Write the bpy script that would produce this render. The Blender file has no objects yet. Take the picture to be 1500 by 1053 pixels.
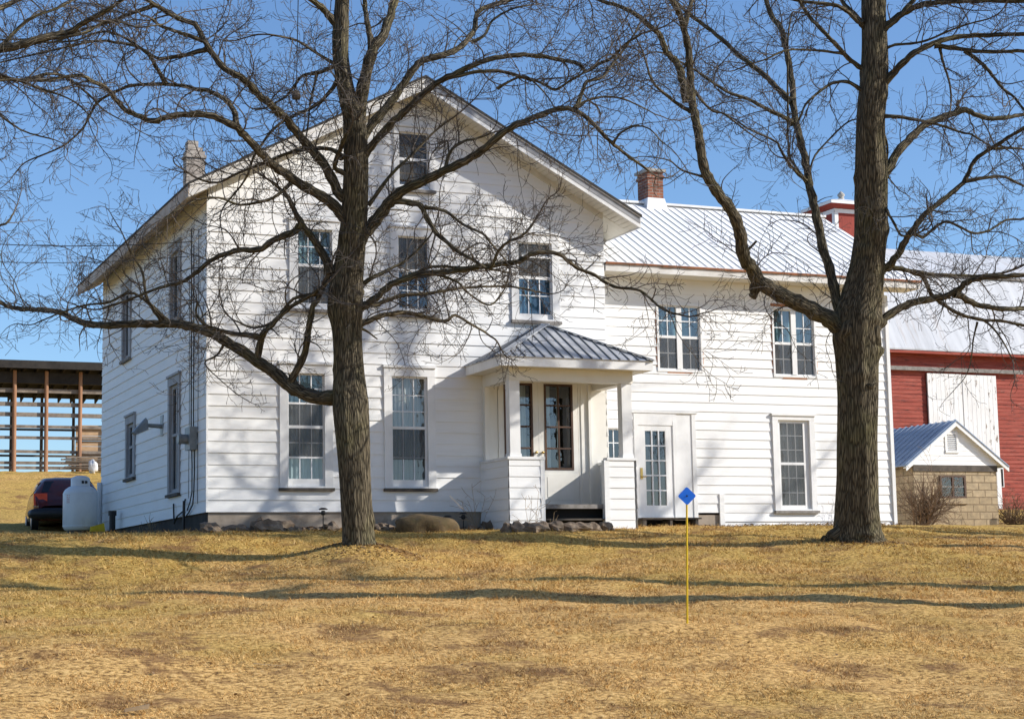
import bpy, math, random
import numpy as np
from mathutils import Vector, Matrix
S = bpy.context.scene
COL = S.collection

# ---------------------------------------------------------------- camera, sky, sun
CAM = np.array([-8.3858, -34.606, -1.5362])
ROT = np.array([[0.9183, -0.3955, -0.0188], [0.0327, 0.1230, -0.9919], [0.3946, 0.9102, 0.1259]])  # right, down, forward
F = 2600.14
cd = bpy.data.cameras.new("camera")
cam = bpy.data.objects.new("camera", cd); COL.objects.link(cam)
cd.sensor_width = 36; cd.sensor_fit = 'HORIZONTAL'; cd.lens = F / 1500 * 36
cd.clip_start = 0.5; cd.clip_end = 2000
mr = Matrix(((ROT[0][0], -ROT[1][0], -ROT[2][0]), (ROT[0][1], -ROT[1][1], -ROT[2][1]), (ROT[0][2], -ROT[1][2], -ROT[2][2])))
cam.matrix_world = Matrix.Translation(Vector(CAM)) @ mr.to_quaternion().to_matrix().to_4x4()
S.camera = cam
SUN_AZ, SUN_EL = 60.0, 28.6      # degrees right of the house front's outward normal, height
w = bpy.data.worlds.new("World"); S.world = w; w.use_nodes = True
nt = w.node_tree; bg = nt.nodes["Background"]
sky = nt.nodes.new("ShaderNodeTexSky"); sky.sky_type = 'NISHITA'; sky.sun_disc = False
sky.sun_elevation = math.radians(SUN_EL); sky.sun_rotation = math.radians(180 - SUN_AZ)
sky.air_density = 1.0; sky.dust_density = 0.7; sky.ozone_density = 6.0; sky.altitude = 300
nt.links.new(sky.outputs[0], bg.inputs[0]); bg.inputs[1].default_value = 0.15
ld = bpy.data.lights.new("sun", 'SUN'); ld.energy = 4.8; ld.angle = math.radians(0.5); ld.color = (1.0, 0.945, 0.86)
sun = bpy.data.objects.new("sun", ld); COL.objects.link(sun)
az, el = math.radians(SUN_AZ), math.radians(SUN_EL)
sd = Vector((math.sin(az) * math.cos(el), -math.cos(az) * math.cos(el), math.sin(el)))
sun.rotation_euler = sd.to_track_quat('Z', 'Y').to_euler()
S.view_settings.view_transform = 'Standard'; S.view_settings.look = 'None'
S.view_settings.exposure = 0.26; S.view_settings.gamma = 1.0
S.render.engine = 'CYCLES'

# ---------------------------------------------------------------- helpers
rnd = random.Random(7)
def atD(px, py, D):
    r = ROT.T @ np.array([(px - 750) / F, (py - 526.5) / F, 1.0])
    return CAM + D * r

class MB:
    def __init__(s): s.v = []; s.f = []; s.m = []; s.att = None; s.mi = 0; s.smooth = False
    def add(s, vs, fs, mi=None):
        o = len(s.v); s.v.extend([tuple(p) for p in vs])
        for f in fs: s.f.append(tuple(o + i for i in f)); s.m.append(s.mi if mi is None else mi)
    def quad(s, a, b, c, d, mi=None): s.add([a, b, c, d], [(0, 1, 2, 3)], mi)
    def hexa(s, p, mi=None):
        s.add(p, [(0, 3, 2, 1), (4, 5, 6, 7), (0, 1, 5, 4), (1, 2, 6, 5), (2, 3, 7, 6), (3, 0, 4, 7)], mi)
    def box(s, x0, x1, y0, y1, z0, z1, mi=None):
        s.hexa([(x0, y0, z0), (x1, y0, z0), (x1, y1, z0), (x0, y1, z0), (x0, y0, z1), (x1, y0, z1), (x1, y1, z1), (x0, y1, z1)], mi)
    def mbox(s, M, u0, u1, z0, z1, o0, o1, mi=None):
        s.hexa([M(u0, z0, o1), M(u1, z0, o1), M(u1, z0, o0), M(u0, z0, o0), M(u0, z1, o1), M(u1, z1, o1), M(u1, z1, o0), M(u0, z1, o0)], mi)
    def beam(s, a, b, w_, h_, mi=None, up=(0, 0, 1)):
        a = Vector(a); b = Vector(b); t = (b - a).normalized(); u = Vector(up)
        if abs(t.dot(u)) > .98: u = Vector((1, 0, 0))
        x = t.cross(u).normalized() * (w_ / 2); y = x.cross(t).normalized() * (h_ / 2)
        s.hexa([a - x - y, a + x - y, a + x + y, a - x + y, b - x - y, b + x - y, b + x + y, b - x + y], mi)
    def tube(s, pts, rad, n=6, mi=None, cap=True):
        P = [Vector(p) for p in pts]; k = len(P); o = len(s.v)
        ref = None
        for i in range(k):
            t = (P[min(i + 1, k - 1)] - P[max(i - 1, 0)])
            if t.length < 1e-9: t = Vector((0, 0, 1))
            t.normalize()
            if ref is None:
                ref = Vector((0, 0, 1)) if abs(t.z) < .9 else Vector((1, 0, 0))
                ref = (ref - t * ref.dot(t)).normalized()
            else:
                q = ref - t * ref.dot(t)
                if q.length > 1e-6: ref = q.normalized()
            bn = t.cross(ref)
            for j in range(n):
                a = 2 * math.pi * j / n
                p = P[i] + (ref * math.cos(a) + bn * math.sin(a)) * rad[i]
                s.v.append((p.x, p.y, p.z))
        for i in range(k - 1):
            for j in range(n):
                j2 = (j + 1) % n
                s.f.append((o + i * n + j, o + i * n + j2, o + (i + 1) * n + j2, o + (i + 1) * n + j)); s.m.append(s.mi if mi is None else mi)
        if cap:
            s.f.append(tuple(o + j for j in reversed(range(n)))); s.m.append(s.mi if mi is None else mi)
            s.f.append(tuple(o + (k - 1) * n + j for j in range(n))); s.m.append(s.mi if mi is None else mi)
    def lathe(s, c, prof, n=24, mi=None):
        o = len(s.v); k = len(prof)
        for r, z in prof:
            for j in range(n):
                a = 2 * math.pi * j / n; s.v.append((c[0] + r * math.cos(a), c[1] + r * math.sin(a), c[2] + z))
        for i in range(k - 1):
            for j in range(n):
                j2 = (j + 1) % n
                s.f.append((o + i * n + j, o + i * n + j2, o + (i + 1) * n + j2, o + (i + 1) * n + j)); s.m.append(s.mi if mi is None else mi)
    def build(s, name, mats, parent=None, smooth=False):
        me = bpy.data.meshes.new(name)
        off = wloc(parent) if parent is not None else Vector((0, 0, 0))
        V = np.array(s.v, dtype=float).reshape(-1, 3) - np.array(off)
        me.from_pydata(V.tolist(), [], s.f)
        if not isinstance(mats, (list, tuple)): mats = [mats]
        for m in mats: me.materials.append(m)
        if len(mats) > 1: me.polygons.foreach_set('material_index', s.m)
        if smooth or s.smooth: me.polygons.foreach_set('use_smooth', [True] * len(s.f))
        if s.att is not None:
            at = me.attributes.new('bark', 'FLOAT_VECTOR', 'POINT'); at.data.foreach_set('vector', np.array(s.att, dtype=np.float32).ravel())
        me.update()
        o = bpy.data.objects.new(name, me); COL.objects.link(o)
        if parent is not None: o.parent = parent
        return o
def wloc(o):
    v = Vector(o.location)
    while o.parent is not None: o = o.parent; v += o.location
    return v
def thing(name, label, cat, loc=(0, 0, 0), group=None):
    o = bpy.data.objects.new(name, None); COL.objects.link(o); o.location = loc; o.empty_display_size = .2
    o['label'] = label; o['category'] = cat
    if group: o['group'] = group
    return o
def tag(o, label, cat, group=None):
    o['label'] = label; o['category'] = cat
    if group: o['group'] = group
    return o
def solo(name, mb, mats, label, cat, loc, group=None, smooth=False):
    """a thing that is one mesh, its origin at its base"""
    mb.v = [(p[0] - loc[0], p[1] - loc[1], p[2] - loc[2]) for p in mb.v]
    o = mb.build(name, mats, None, smooth); o.location = loc
    return tag(o, label, cat, group)

# ---------------------------------------------------------------- materials
def nodemat(name):
    m = bpy.data.materials.new(name); m.use_nodes = True
    n = m.node_tree; b = n.nodes["Principled BSDF"]
    return m, n, b
def N(n, t, **k):
    x = n.nodes.new(t)
    for a, v in k.items(): setattr(x, a, v)
    return x
def coords(n, stretch=(1, 1, 1), src='Object', attr=None):
    if attr:
        c = N(n, 'ShaderNodeAttribute'); c.attribute_name = attr; out = c.outputs['Vector']
    else:
        c = N(n, 'ShaderNodeTexCoord'); out = c.outputs[src]
    mp = N(n, 'ShaderNodeMapping'); mp.inputs['Scale'].default_value = stretch
    n.links.new(out, mp.inputs['Vector']); return mp.outputs[0]
def noise(n, vec, scale, detail=4, rough=.6):
    t = N(n, 'ShaderNodeTexNoise'); t.inputs['Scale'].default_value = scale; t.inputs['Detail'].default_value = detail
    t.inputs['Roughness'].default_value = rough; n.links.new(vec, t.inputs['Vector']); return t.outputs['Fac']
def ramp(n, fac, stops):
    r = N(n, 'ShaderNodeValToRGB'); e = r.color_ramp.elements
    while len(e) < len(stops): e.new(.5)
    for i, (p, c) in enumerate(stops): e[i].position = p; e[i].color = (*c, 1) if len(c) == 3 else c
    n.links.new(fac, r.inputs[0]); return r.outputs[0]
def mix(n, fac, a, b, mode='MIX'):
    x = N(n, 'ShaderNodeMix', data_type='RGBA', blend_type=mode)
    for sock, v in ((x.inputs[0], fac), (x.inputs[6], a), (x.inputs[7], b)):
        if hasattr(v, 'links'): n.links.new(v, sock)
        elif isinstance(v, (int, float)): sock.default_value = v
        else: sock.default_value = (*v, 1)
    return x.outputs[2]
def bump(n, b, h, strength=.3, dist=.02):
    x = N(n, 'ShaderNodeBump'); x.inputs['Strength'].default_value = strength; x.inputs['Distance'].default_value = dist
    n.links.new(h, x.inputs['Height']); n.links.new(x.outputs[0], b.inputs['Normal'])
def pm(name, stops, scale=4, stretch=(1, 1, 1), rough=.7, metal=0, bs=None, bst=.3, bd=.01, attr=None, dirt=None, spec=.4):
    m, n, b = nodemat(name)
    v = coords(n, stretch, attr=attr)
    c = ramp(n, noise(n, v, scale, 6, .65), stops)
    if dirt:                                  # a second, finer stain layer
        col, sc, str_, lo, hi = dirt
        f = ramp(n, noise(n, coords(n, str_, attr=attr), sc, 5, .7), [(lo, (0, 0, 0)), (hi, (1, 1, 1))])
        c = mix(n, f, c, col)
    n.links.new(c, b.inputs['Base Color'])
    b.inputs['Roughness'].default_value = rough; b.inputs['Metallic'].default_value = metal
    b.inputs['Specular IOR Level'].default_value = spec
    if bs: bump(n, b, noise(n, v, bs, 5, .7), bst, bd)
    return m
def fleck(m, col, scale, stretch, lo, hi):
    n = m.node_tree; b = n.nodes['Principled BSDF']; l = b.inputs['Base Color'].links[0]; src = l.from_socket
    f = ramp(n, noise(n, coords(n, stretch), scale, 6, .75), [(lo, (0, 0, 0)), (hi, (1, 1, 1))])
    n.links.new(mix(n, f, src, col), b.inputs['Base Color']); return m
def flat(name, c, rough=.6, metal=0, j=.12):
    return pm(name, [(.3, tuple(x * (1 - j) for x in c)), (.7, tuple(min(1, x * (1 + j)) for x in c))], 6, rough=rough, metal=metal)

M_white = pm('white_siding_paint', [(.25, (.74, .735, .72)), (.5, (.81, .81, .80)), (.75, (.84, .84, .835))], 1.6, (.5, .5, 4.3), .55,
             dirt=((.56, .54, .49), 2.2, (3.0, 3.0, .35), .66, .95), bs=9, bst=.06, bd=.01)
M_trim = pm('white_trim_paint', [(.3, (.70, .70, .69)), (.65, (.82, .82, .815))], 3, (1, 1, .5), .5, dirt=((.42, .38, .33), 5, (2, 2, .6), .62, .9))
M_cream = pm('cream_porch_paint', [(.3, (.74, .72, .66)), (.7, (.81, .795, .745))], 2.5, (1, 1, .4), .55)
M_soffit = pm('beige_soffit_boards', [(.3, (.60, .57, .49)), (.7, (.72, .70, .63))], 3, (1, 6, 1), .6)
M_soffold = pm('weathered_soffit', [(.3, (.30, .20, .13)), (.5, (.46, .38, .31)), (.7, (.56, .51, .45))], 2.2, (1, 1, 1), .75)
M_fascia = pm('grey_fascia_metal', [(.3, (.24, .245, .26)), (.7, (.33, .335, .35))], 3, rough=.5)
M_faswhite = pm('weathered_white_fascia', [(.3, (.58, .55, .50)), (.7, (.76, .75, .73))], 2.5, (1, 1, 1), .6, dirt=((.35, .29, .23), 5, (1, 1, 1), .6, .85))
M_shingle = pm('dark_shingles', [(.3, (.025, .024, .023)), (.7, (.07, .066, .062))], 9, rough=.9, bs=30)
M_roofw = pm('white_metal_roof', [(.3, (.72, .72, .715)), (.7, (.83, .83, .82))], 1.2, (1, .4, .4), .65, .0, dirt=((.45, .44, .44), 3, (4, .5, .5), .62, .9))
M_roofrib = pm('roof_seam', [(.3, (.60, .60, .60)), (.7, (.70, .70, .70))], 4, rough=.55)
M_roofg = pm('grey_porch_metal', [(.3, (.36, .375, .40)), (.5, (.50, .515, .54)), (.7, (.64, .65, .67))], 2.4, (1, 1, 1), .42, .3, dirt=((.62, .64, .66), 3, (1, 1, 1), .55, .75))
M_seam = flat('dark_seam', (.16, .17, .185), .5, .2)
M_rust = pm('rusty_edge', [(.3, (.05, .03, .02)), (.55, (.32, .11, .04)), (.75, (.10, .05, .03))], 5, (1, 1, 1), .8)
M_found = pm('parged_foundation', [(.3, (.27, .22, .17)), (.7, (.42, .35, .28))], 2.2, rough=.9, dirt=((.16, .12, .09), 3, (1, 1, 1), .56, .8), bs=12)
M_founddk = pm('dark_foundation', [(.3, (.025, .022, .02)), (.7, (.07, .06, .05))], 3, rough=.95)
M_dark = flat('unlit_hollow_black', (.012, .011, .010), .9)  # near black colour stands for the shade inside rooms and hollows
M_frame_br = pm('dark_brown_frame', [(.3, (.05, .025, .015)), (.7, (.11, .055, .03))], 4, (1, 1, .3), .5)
M_oldframe = pm('old_ochre_frame', [(.3, (.16, .10, .04)), (.7, (.28, .18, .06))], 6, rough=.7)
M_greyframe = pm('grey_weathered_frame', [(.3, (.26, .265, .28)), (.7, (.42, .425, .44))], 5, (1, 1, .4), .7)
M_orange = pm('raw_orange_wood', [(.3, (.38, .14, .05)), (.7, (.52, .24, .10))], 6, rough=.8)
M_sill = pm('weathered_grey_sill', [(.3, (.14, .125, .11)), (.7, (.30, .28, .26))], 7, (1, 1, 1), .8)
M_silldk = pm('bare_dark_sill', [(.3, (.05, .042, .035)), (.7, (.12, .10, .08))], 7, (1, 1, 1), .8)
M_muntin = flat('white_muntin', (.74, .76, .78), .45, j=.05)
def glassmat(name, tint, refl=.09, rough=.012):
    m, n, b = nodemat(name); n.nodes.remove(b)
    out = n.nodes['Material Output']
    t = N(n, 'ShaderNodeBsdfTransparent'); t.inputs[0].default_value = (*tint, 1)
    g = N(n, 'ShaderNodeBsdfGlossy'); g.inputs['Roughness'].default_value = rough; g.inputs[0].default_value = (.95, .97, 1, 1)
    bm = N(n, 'ShaderNodeBump'); bm.inputs['Strength'].default_value = .12; bm.inputs['Distance'].default_value = .02
    n.links.new(noise(n, coords(n), 2.6, 2, .5), bm.inputs['Height']); n.links.new(bm.outputs[0], g.inputs['Normal'])
    x = N(n, 'ShaderNodeMixShader'); x.inputs[0].default_value = refl
    n.links.new(t.outputs[0], x.inputs[1]); n.links.new(g.outputs[0], x.inputs[2]); n.links.new(x.outputs[0], out.inputs[0]); return m
M_glass = glassmat('window_glass', (.80, .84, .86))
M_glassb = glassmat('blue_reflecting_glass', (.70, .78, .82), .12)
def screenmat():
    m, n, b = nodemat('insect_screen_mesh'); b.inputs['Base Color'].default_value = (.10, .105, .11, 1); b.inputs['Roughness'].default_value = .8
    n.links.new(ramp(n, noise(n, coords(n), 3, 3), [(.3, (.08, .085, .09)), (.7, (.13, .135, .14))]), b.inputs['Base Color'])
    t = N(n, 'ShaderNodeBsdfTransparent'); x = N(n, 'ShaderNodeMixShader'); x.inputs[0].default_value = .52
    n.links.new(t.outputs[0], x.inputs[1]); n.links.new(b.outputs[0], x.inputs[2]); n.links.new(x.outputs[0], n.nodes['Material Output'].inputs[0]); return m
M_screen = screenmat()
def cloth(name, c, folds=30):
    m, n, b = nodemat(name)
    v = coords(n, (1, 1, .06))
    f = noise(n, v, folds, 3, .6)
    n.links.new(ramp(n, f, [(.3, tuple(x * .55 for x in c)), (.7, c)]), b.inputs['Base Color']); b.inputs['Roughness'].default_value = .9
    bump(n, b, f, .6, .03); return m
M_cur = {'pale': cloth('pale_green_curtain', (.50, .60, .58)), 'blue': cloth('blue_curtain', (.10, .24, .36)), 'grey': cloth('grey_curtain', (.30, .31, .31)),
         'dark': cloth('dark_room', (.035, .036, .04), 4), 'teal': cloth('teal_curtain', (.30, .44, .46)), 'lace': cloth('lace_curtain', (.62, .62, .58)),
         'tan': cloth('tan_curtain', (.26, .24, .20)), 'amber': cloth('amber_curtain', (.30, .20, .10))}
def brickmat(name, c1, c2, mort, bw=.2, bh=.07, ms=.012, b_=.5, off=.5):
    m, n, b = nodemat(name)
    c = N(n, 'ShaderNodeTexCoord'); sp = N(n, 'ShaderNodeSeparateXYZ'); n.links.new(c.outputs['Object'], sp.inputs[0])
    ad = N(n, 'ShaderNodeMath', operation='ADD'); n.links.new(sp.outputs[0], ad.inputs[0]); n.links.new(sp.outputs[1], ad.inputs[1])
    cb = N(n, 'ShaderNodeCombineXYZ'); n.links.new(ad.outputs[0], cb.inputs[0]); n.links.new(sp.outputs[2], cb.inputs[1])
    t = N(n, 'ShaderNodeTexBrick'); t.offset = off
    t.inputs['Scale'].default_value = 1; t.inputs['Brick Width'].default_value = bw; t.inputs['Row Height'].default_value = bh; t.inputs['Mortar Size'].default_value = ms
    t.inputs['Mortar Smooth'].default_value = .2; t.inputs['Bias'].default_value = 0
    t.inputs['Color1'].default_value = (*c1, 1); t.inputs['Color2'].default_value = (*c2, 1); t.inputs['Mortar'].default_value = (*mort, 1)
    n.links.new(cb.outputs[0], t.inputs['Vector'])
    d = ramp(n, noise(n, c.outputs['Object'], 5, 6, .7), [(.3, (.6, .6, .6)), (.7, (1.15, 1.12, 1.08))])
    n.links.new(mix(n, 1.0, t.outputs['Color'], d, 'MULTIPLY'), b.inputs['Base Color']); b.inputs['Roughness'].default_value = .9
    iv = N(n, 'ShaderNodeMath', operation='SUBTRACT'); iv.inputs[0].default_value = 1; n.links.new(t.outputs['Fac'], iv.inputs[1])
    ad2 = N(n, 'ShaderNodeMath', operation='MULTIPLY_ADD'); n.links.new(noise(n, c.outputs['Object'], 25, 4, .7), ad2.inputs[0]); ad2.inputs[1].default_value = .5; n.links.new(iv.outputs[0], ad2.inputs[2])
    bump(n, b, ad2.outputs[0], b_, .02); return m
M_brick = brickmat('red_brick', (.36, .12, .06), (.20, .07, .04), (.28, .22, .18), .2, .075)
M_wbrick = brickmat('whitewashed_brick', (.55, .50, .44), (.42, .36, .31), (.38, .34, .30), .2, .075)
M_block = brickmat('tan_block', (.40, .31, .19), (.48, .38, .245), (.27, .205, .125), .42, .2, .02, .45)
M_conc = pm('concrete_cap', [(.3, (.32, .29, .25)), (.7, (.48, .45, .40))], 6, rough=.9)
M_red = pm('weathered_red_barn_boards', [(.25, (.20, .038, .026)), (.5, (.32, .062, .040)), (.75, (.41, .12, .085))], 2.4, (.35, .35, 5), .85,
           dirt=((.085, .03, .026), 2.6, (.8, .8, 8), .54, .66), bs=14)
fleck(M_red, (.40, .27, .21), 1.7, (.45, .45, 7), .62, .70); fleck(M_red, (.05, .022, .02), 7, (.6, .6, 3.2), .62, .68)
M_redv = pm('red_cupola_boards', [(.3, (.22, .03, .02)), (.7, (.34, .055, .035))], 4, (4, 4, .4), .8)
M_bdoor = pm('peeling_white_barn_door', [(.3, (.72, .71, .69)), (.6, (.82, .82, .81))], 2, (1, 1, .4), .75, dirt=((.24, .19, .15), 2.4, (2.4, 2.4, .8), .59, .65))
M_galv = pm('galvanised_barn_roof', [(.25, (.38, .39, .41)), (.5, (.53, .54, .56)), (.75, (.62, .63, .65))], 1.1, (1.6, .25, .25), .75, .0,
            dirt=((.33, .25, .19), 1.3, (2.2, .22, .22), .56, .80))
fleck(M_bdoor, (.33, .27, .21), 6, (1.6, 1.6, .5), .65, .69)
fleck(M_galv, (.30, .28, .27), 5, (3, .2, .2), .6, .72)
M_skymetal = pm('sky_tinted_metal_roof', [(.3, (.20, .26, .36)), (.7, (.29, .36, .46))], 2, (2, .3, .3), .45, .3)  # grey metal, the sky's blue reflection put into its base colour
M_barnwood = pm('grey_barn_wood', [(.3, (.05, .042, .035)), (.7, (.13, .11, .09))], 4, (1, 1, 1), .9)
M_dkroof = pm('dark_shed_roof', [(.3, (.015, .013, .012)), (.7, (.045, .038, .032))], 3, rough=.9)
M_railwood = pm('grey_rail_wood', [(.3, (.15, .12, .095)), (.7, (.30, .25, .20))], 4, (1, 1, 1), .9)
M_rustpost = pm('red_brown_post', [(.3, (.26, .13, .07)), (.7, (.42, .23, .13))], 4, (1, 1, .3), .85)
M_ply = pm('brown_plywood', [(.3, (.38, .24, .13)), (.7, (.56, .38, .22))], 3, (1, 1, 4), .85)
M_black = flat('black_plastic', (.015, .015, .017), .5)
M_steel = pm('painted_grey_steel', [(.3, (.20, .22, .23)), (.7, (.31, .33, .34))], 6, rough=.45, metal=.3)
M_tank = pm('white_tank_paint', [(.3, (.66, .67, .68)), (.7, (.80, .81, .82))], 2.5, (1, 1, .5), .38, dirt=((.45, .40, .34), 4, (2, 2, .5), .62, .88))
M_yellow = flat('yellow_paint', (.72, .50, .02), .5)
M_blue = flat('blue_plate', (.02, .20, .88), .4, j=.05)
M_carpaint = pm('maroon_car_paint', [(.3, (.085, .014, .012)), (.7, (.12, .02, .016))], 3, rough=.16, spec=.7)
M_carglass = flat('car_glass', (.02, .022, .027), .04)
M_lamp = flat('red_tail_lens', (.90, .09, .02), .12)
M_chrome = flat('plate_silver', (.55, .56, .58), .3, .3)
M_rock = pm('fieldstone', [(.25, (.085, .06, .042)), (.5, (.19, .14, .098)), (.75, (.36, .29, .21))], 5, rough=.9, bs=14, bst=.6)
M_boulder = pm('mossy_boulder', [(.3, (.055, .038, .020)), (.5, (.13, .088, .042)), (.7, (.085, .07, .028))], 4, rough=.9, bs=11, bst=.7, bd=.03, dirt=((.07, .055, .04), 5, (1, 1, 1), .55, .75))
M_straw = pm('dry_stems', [(.3, (.22, .15, .08)), (.7, (.40, .29, .17))], 9, rough=.85)
M_brown = pm('dead_brush', [(.3, (.09, .06, .04)), (.7, (.24, .16, .10))], 6, rough=.9)
M_twig = pm('twig_bark', [(.3, (.040, .033, .028)), (.7, (.125, .103, .082))], 2.0, rough=.85)
def barkmat(name, a, b_, c, sc):
    m, n, b = nodemat(name)
    v = coords(n, (1, 1, 1), attr='bark')
    f = noise(n, v, sc, 6, .72)
    wv = N(n, 'ShaderNodeTexVoronoi', feature='DISTANCE_TO_EDGE'); wv.inputs['Scale'].default_value = sc * .9; n.links.new(v, wv.inputs['Vector'])
    vr = ramp(n, wv.outputs['Distance'], [(.0, (0, 0, 0)), (.22, (1, 1, 1))])
    col = ramp(n, f, [(.25, a), (.5, b_), (.75, c)])
    col = mix(n, ramp(n, noise(n, coords(n, (1, 1, .6)), 1.7, 4), [(.48, (0, 0, 0)), (.70, (.7, .7, .7))]), col, (.17, .155, .075))   # lichen
    col = mix(n, .75, col, mix(n, 1.0, col, vr, 'MULTIPLY'))
    n.links.new(col, b.inputs['Base Color']); b.inputs['Roughness'].default_value = .95; b.inputs['Specular IOR Level'].default_value = .15
    h = N(n, 'ShaderNodeMath', operation='MULTIPLY_ADD'); n.links.new(f, h.inputs[0]); h.inputs[1].default_value = .8; n.links.new(vr, h.inputs[2])
    bump(n, b, h.outputs[0], .75, .025); return m
M_bark = barkmat('furrowed_bark', (.040, .033, .024), (.145, .120, .080), (.31, .26, .175), 34)

# ---------------------------------------------------------------- ground
_y = np.array([-80, -40, -34, -27, -21, -17, -10, -5, -3, -1.9, 0, 3, 6, 11, 13, 16, 25, 37, 45, 60, 150, 500.])
_z = np.array([-3.2, -3.2, -3.15, -3.02, -2.62, -2.02, -1.50, -1.12, -.70, -.47, -.37, -.36, -.32, -.02, .02, .30, 1.15, 3.28, 3.5, 3.4, 1.5, -6.])
_ty = np.arange(-85, 505, .25); _tz = np.interp(_ty, _y, _z); _k = np.ones(9) / 9; _tz = np.convolve(np.pad(_tz, 4, 'edge'), _k, 'valid')
T1 = atD(524.7, 805, 31.0); T2 = atD(1255.6, 785, 34.0)
def gz(X, Y):
    X = np.asarray(X, float); Y = np.asarray(Y, float)
    z = np.interp(Y, _ty, _tz)
    lat = (X - CAM[0]) * ROT[0][0] + (Y - CAM[1]) * ROT[0][1]
    b = np.exp(-((Y + 5.5) / 4.0) ** 2)
    z = z - .36 * b * np.clip((1.0 - X) / 6, 0, 1.2) + .20 * b * np.clip((X - 4) / 6, 0, 1)
    for c, hgt, rad in ((T1, .26, 1.0), (T2, .22, 1.3)):
        d2 = (X - c[0]) ** 2 + (Y - c[1]) ** 2
        z = z + hgt * np.exp(-d2 / rad ** 2)
    amp = np.clip(-(Y + .5) / 3, 0, 1) * .035 + .02
    z = z + amp * (np.sin(X * .9 + .6 * np.sin(Y * .7)) * np.sin(Y * 1.1 + 1.3) + .5 * np.sin(X * 2.3 + 1.7 * Y) * np.sin(1.9 * Y - .7 * X))
    return z
def G(x, y): return float(gz(x, y))
def ground_hit(px, py, lo=10.0, hi=45.0):
    prev = lo
    for D in np.arange(lo, hi, .1):
        p = atD(px, py, D)
        if p[2] <= G(p[0], p[1]): return p
    return atD(px, py, 25)
def grid_axis(lo, hi, dlo, dhi, step):
    mid = np.arange(dlo, dhi + 1e-6, step); a = [dlo]; s = step
    while a[-1] > lo: s *= 1.25; a.append(a[-1] - s)
    b = [dhi]; s = step
    while b[-1] < hi: s *= 1.25; b.append(b[-1] + s)
    return np.array(a[:0:-1] + list(mid) + b[1:])
gx = grid_axis(-500, 600, -20, 45, .3); gy = grid_axis(-70, 480, -32, 46, .3)
GX, GY = np.meshgrid(gx, gy); GZ = gz(GX, GY)
GZ = GZ + .012 * np.random.RandomState(3).randn(*GZ.shape) * (np.abs(GX) < 60)
nx, ny = len(gx), len(gy)
me = bpy.data.meshes.new('lawn')
idx = np.arange(nx * ny).reshape(ny, nx)
fa = np.stack([idx[:-1, :-1], idx[:-1, 1:], idx[1:, 1:], idx[1:, :-1]], -1).reshape(-1, 4)
me.from_pydata(np.stack([GX, GY, GZ], -1).reshape(-1, 3).tolist(), [], fa.tolist())
me.polygons.foreach_set('use_smooth', [True] * len(fa)); me.update()
lawn = bpy.data.objects.new('lawn', me); COL.objects.link(lawn); lawn['kind'] = 'structure'
def grass_color(n, v):
    big = noise(n, v, .22, 4, .6); med = noise(n, v, 1.1, 5, .65); fine = noise(n, v, 16, 6, .8)
    c = ramp(n, fine, [(.36, (.085, .045, .018)), (.455, (.38, .22, .078)), (.54, (.72, .44, .155)), (.68, (.87, .61, .28))])
    olive = ramp(n, fine, [(.36, (.10, .072, .016)), (.5, (.45, .30, .072)), (.66, (.70, .48, .145))])
    sp = N(n, 'ShaderNodeSeparateXYZ'); n.links.new(v, sp.inputs[0])
    mr_ = N(n, 'ShaderNodeMapRange'); n.links.new(sp.outputs[1], mr_.inputs[0]); mr_.inputs[1].default_value = -17; mr_.inputs[2].default_value = -3; mr_.inputs[3].default_value = -.07; mr_.inputs[4].default_value = .14
    ad = N(n, 'ShaderNodeMath', operation='ADD'); n.links.new(big, ad.inputs[0]); n.links.new(mr_.outputs[0], ad.inputs[1])
    c = mix(n, ramp(n, ad.outputs[0], [(.44, (0, 0, 0)), (.62, (.75, .75, .75))]), c, olive)
    brown = ramp(n, fine, [(.3, (.10, .05, .024)), (.7, (.34, .185, .08))])
    c = mix(n, ramp(n, med, [(.53, (0, 0, 0)), (.66, (.9, .9, .9))]), c, brown)
    return c, fine
m, n, b = nodemat('dry_lawn')
c, fine = grass_color(n, coords(n)); n.links.new(c, b.inputs['Base Color']); b.inputs['Roughness'].default_value = 1; b.inputs['Specular IOR Level'].default_value = .1
bump(n, b, fine, .7, .03)
me.materials.append(m)
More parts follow.
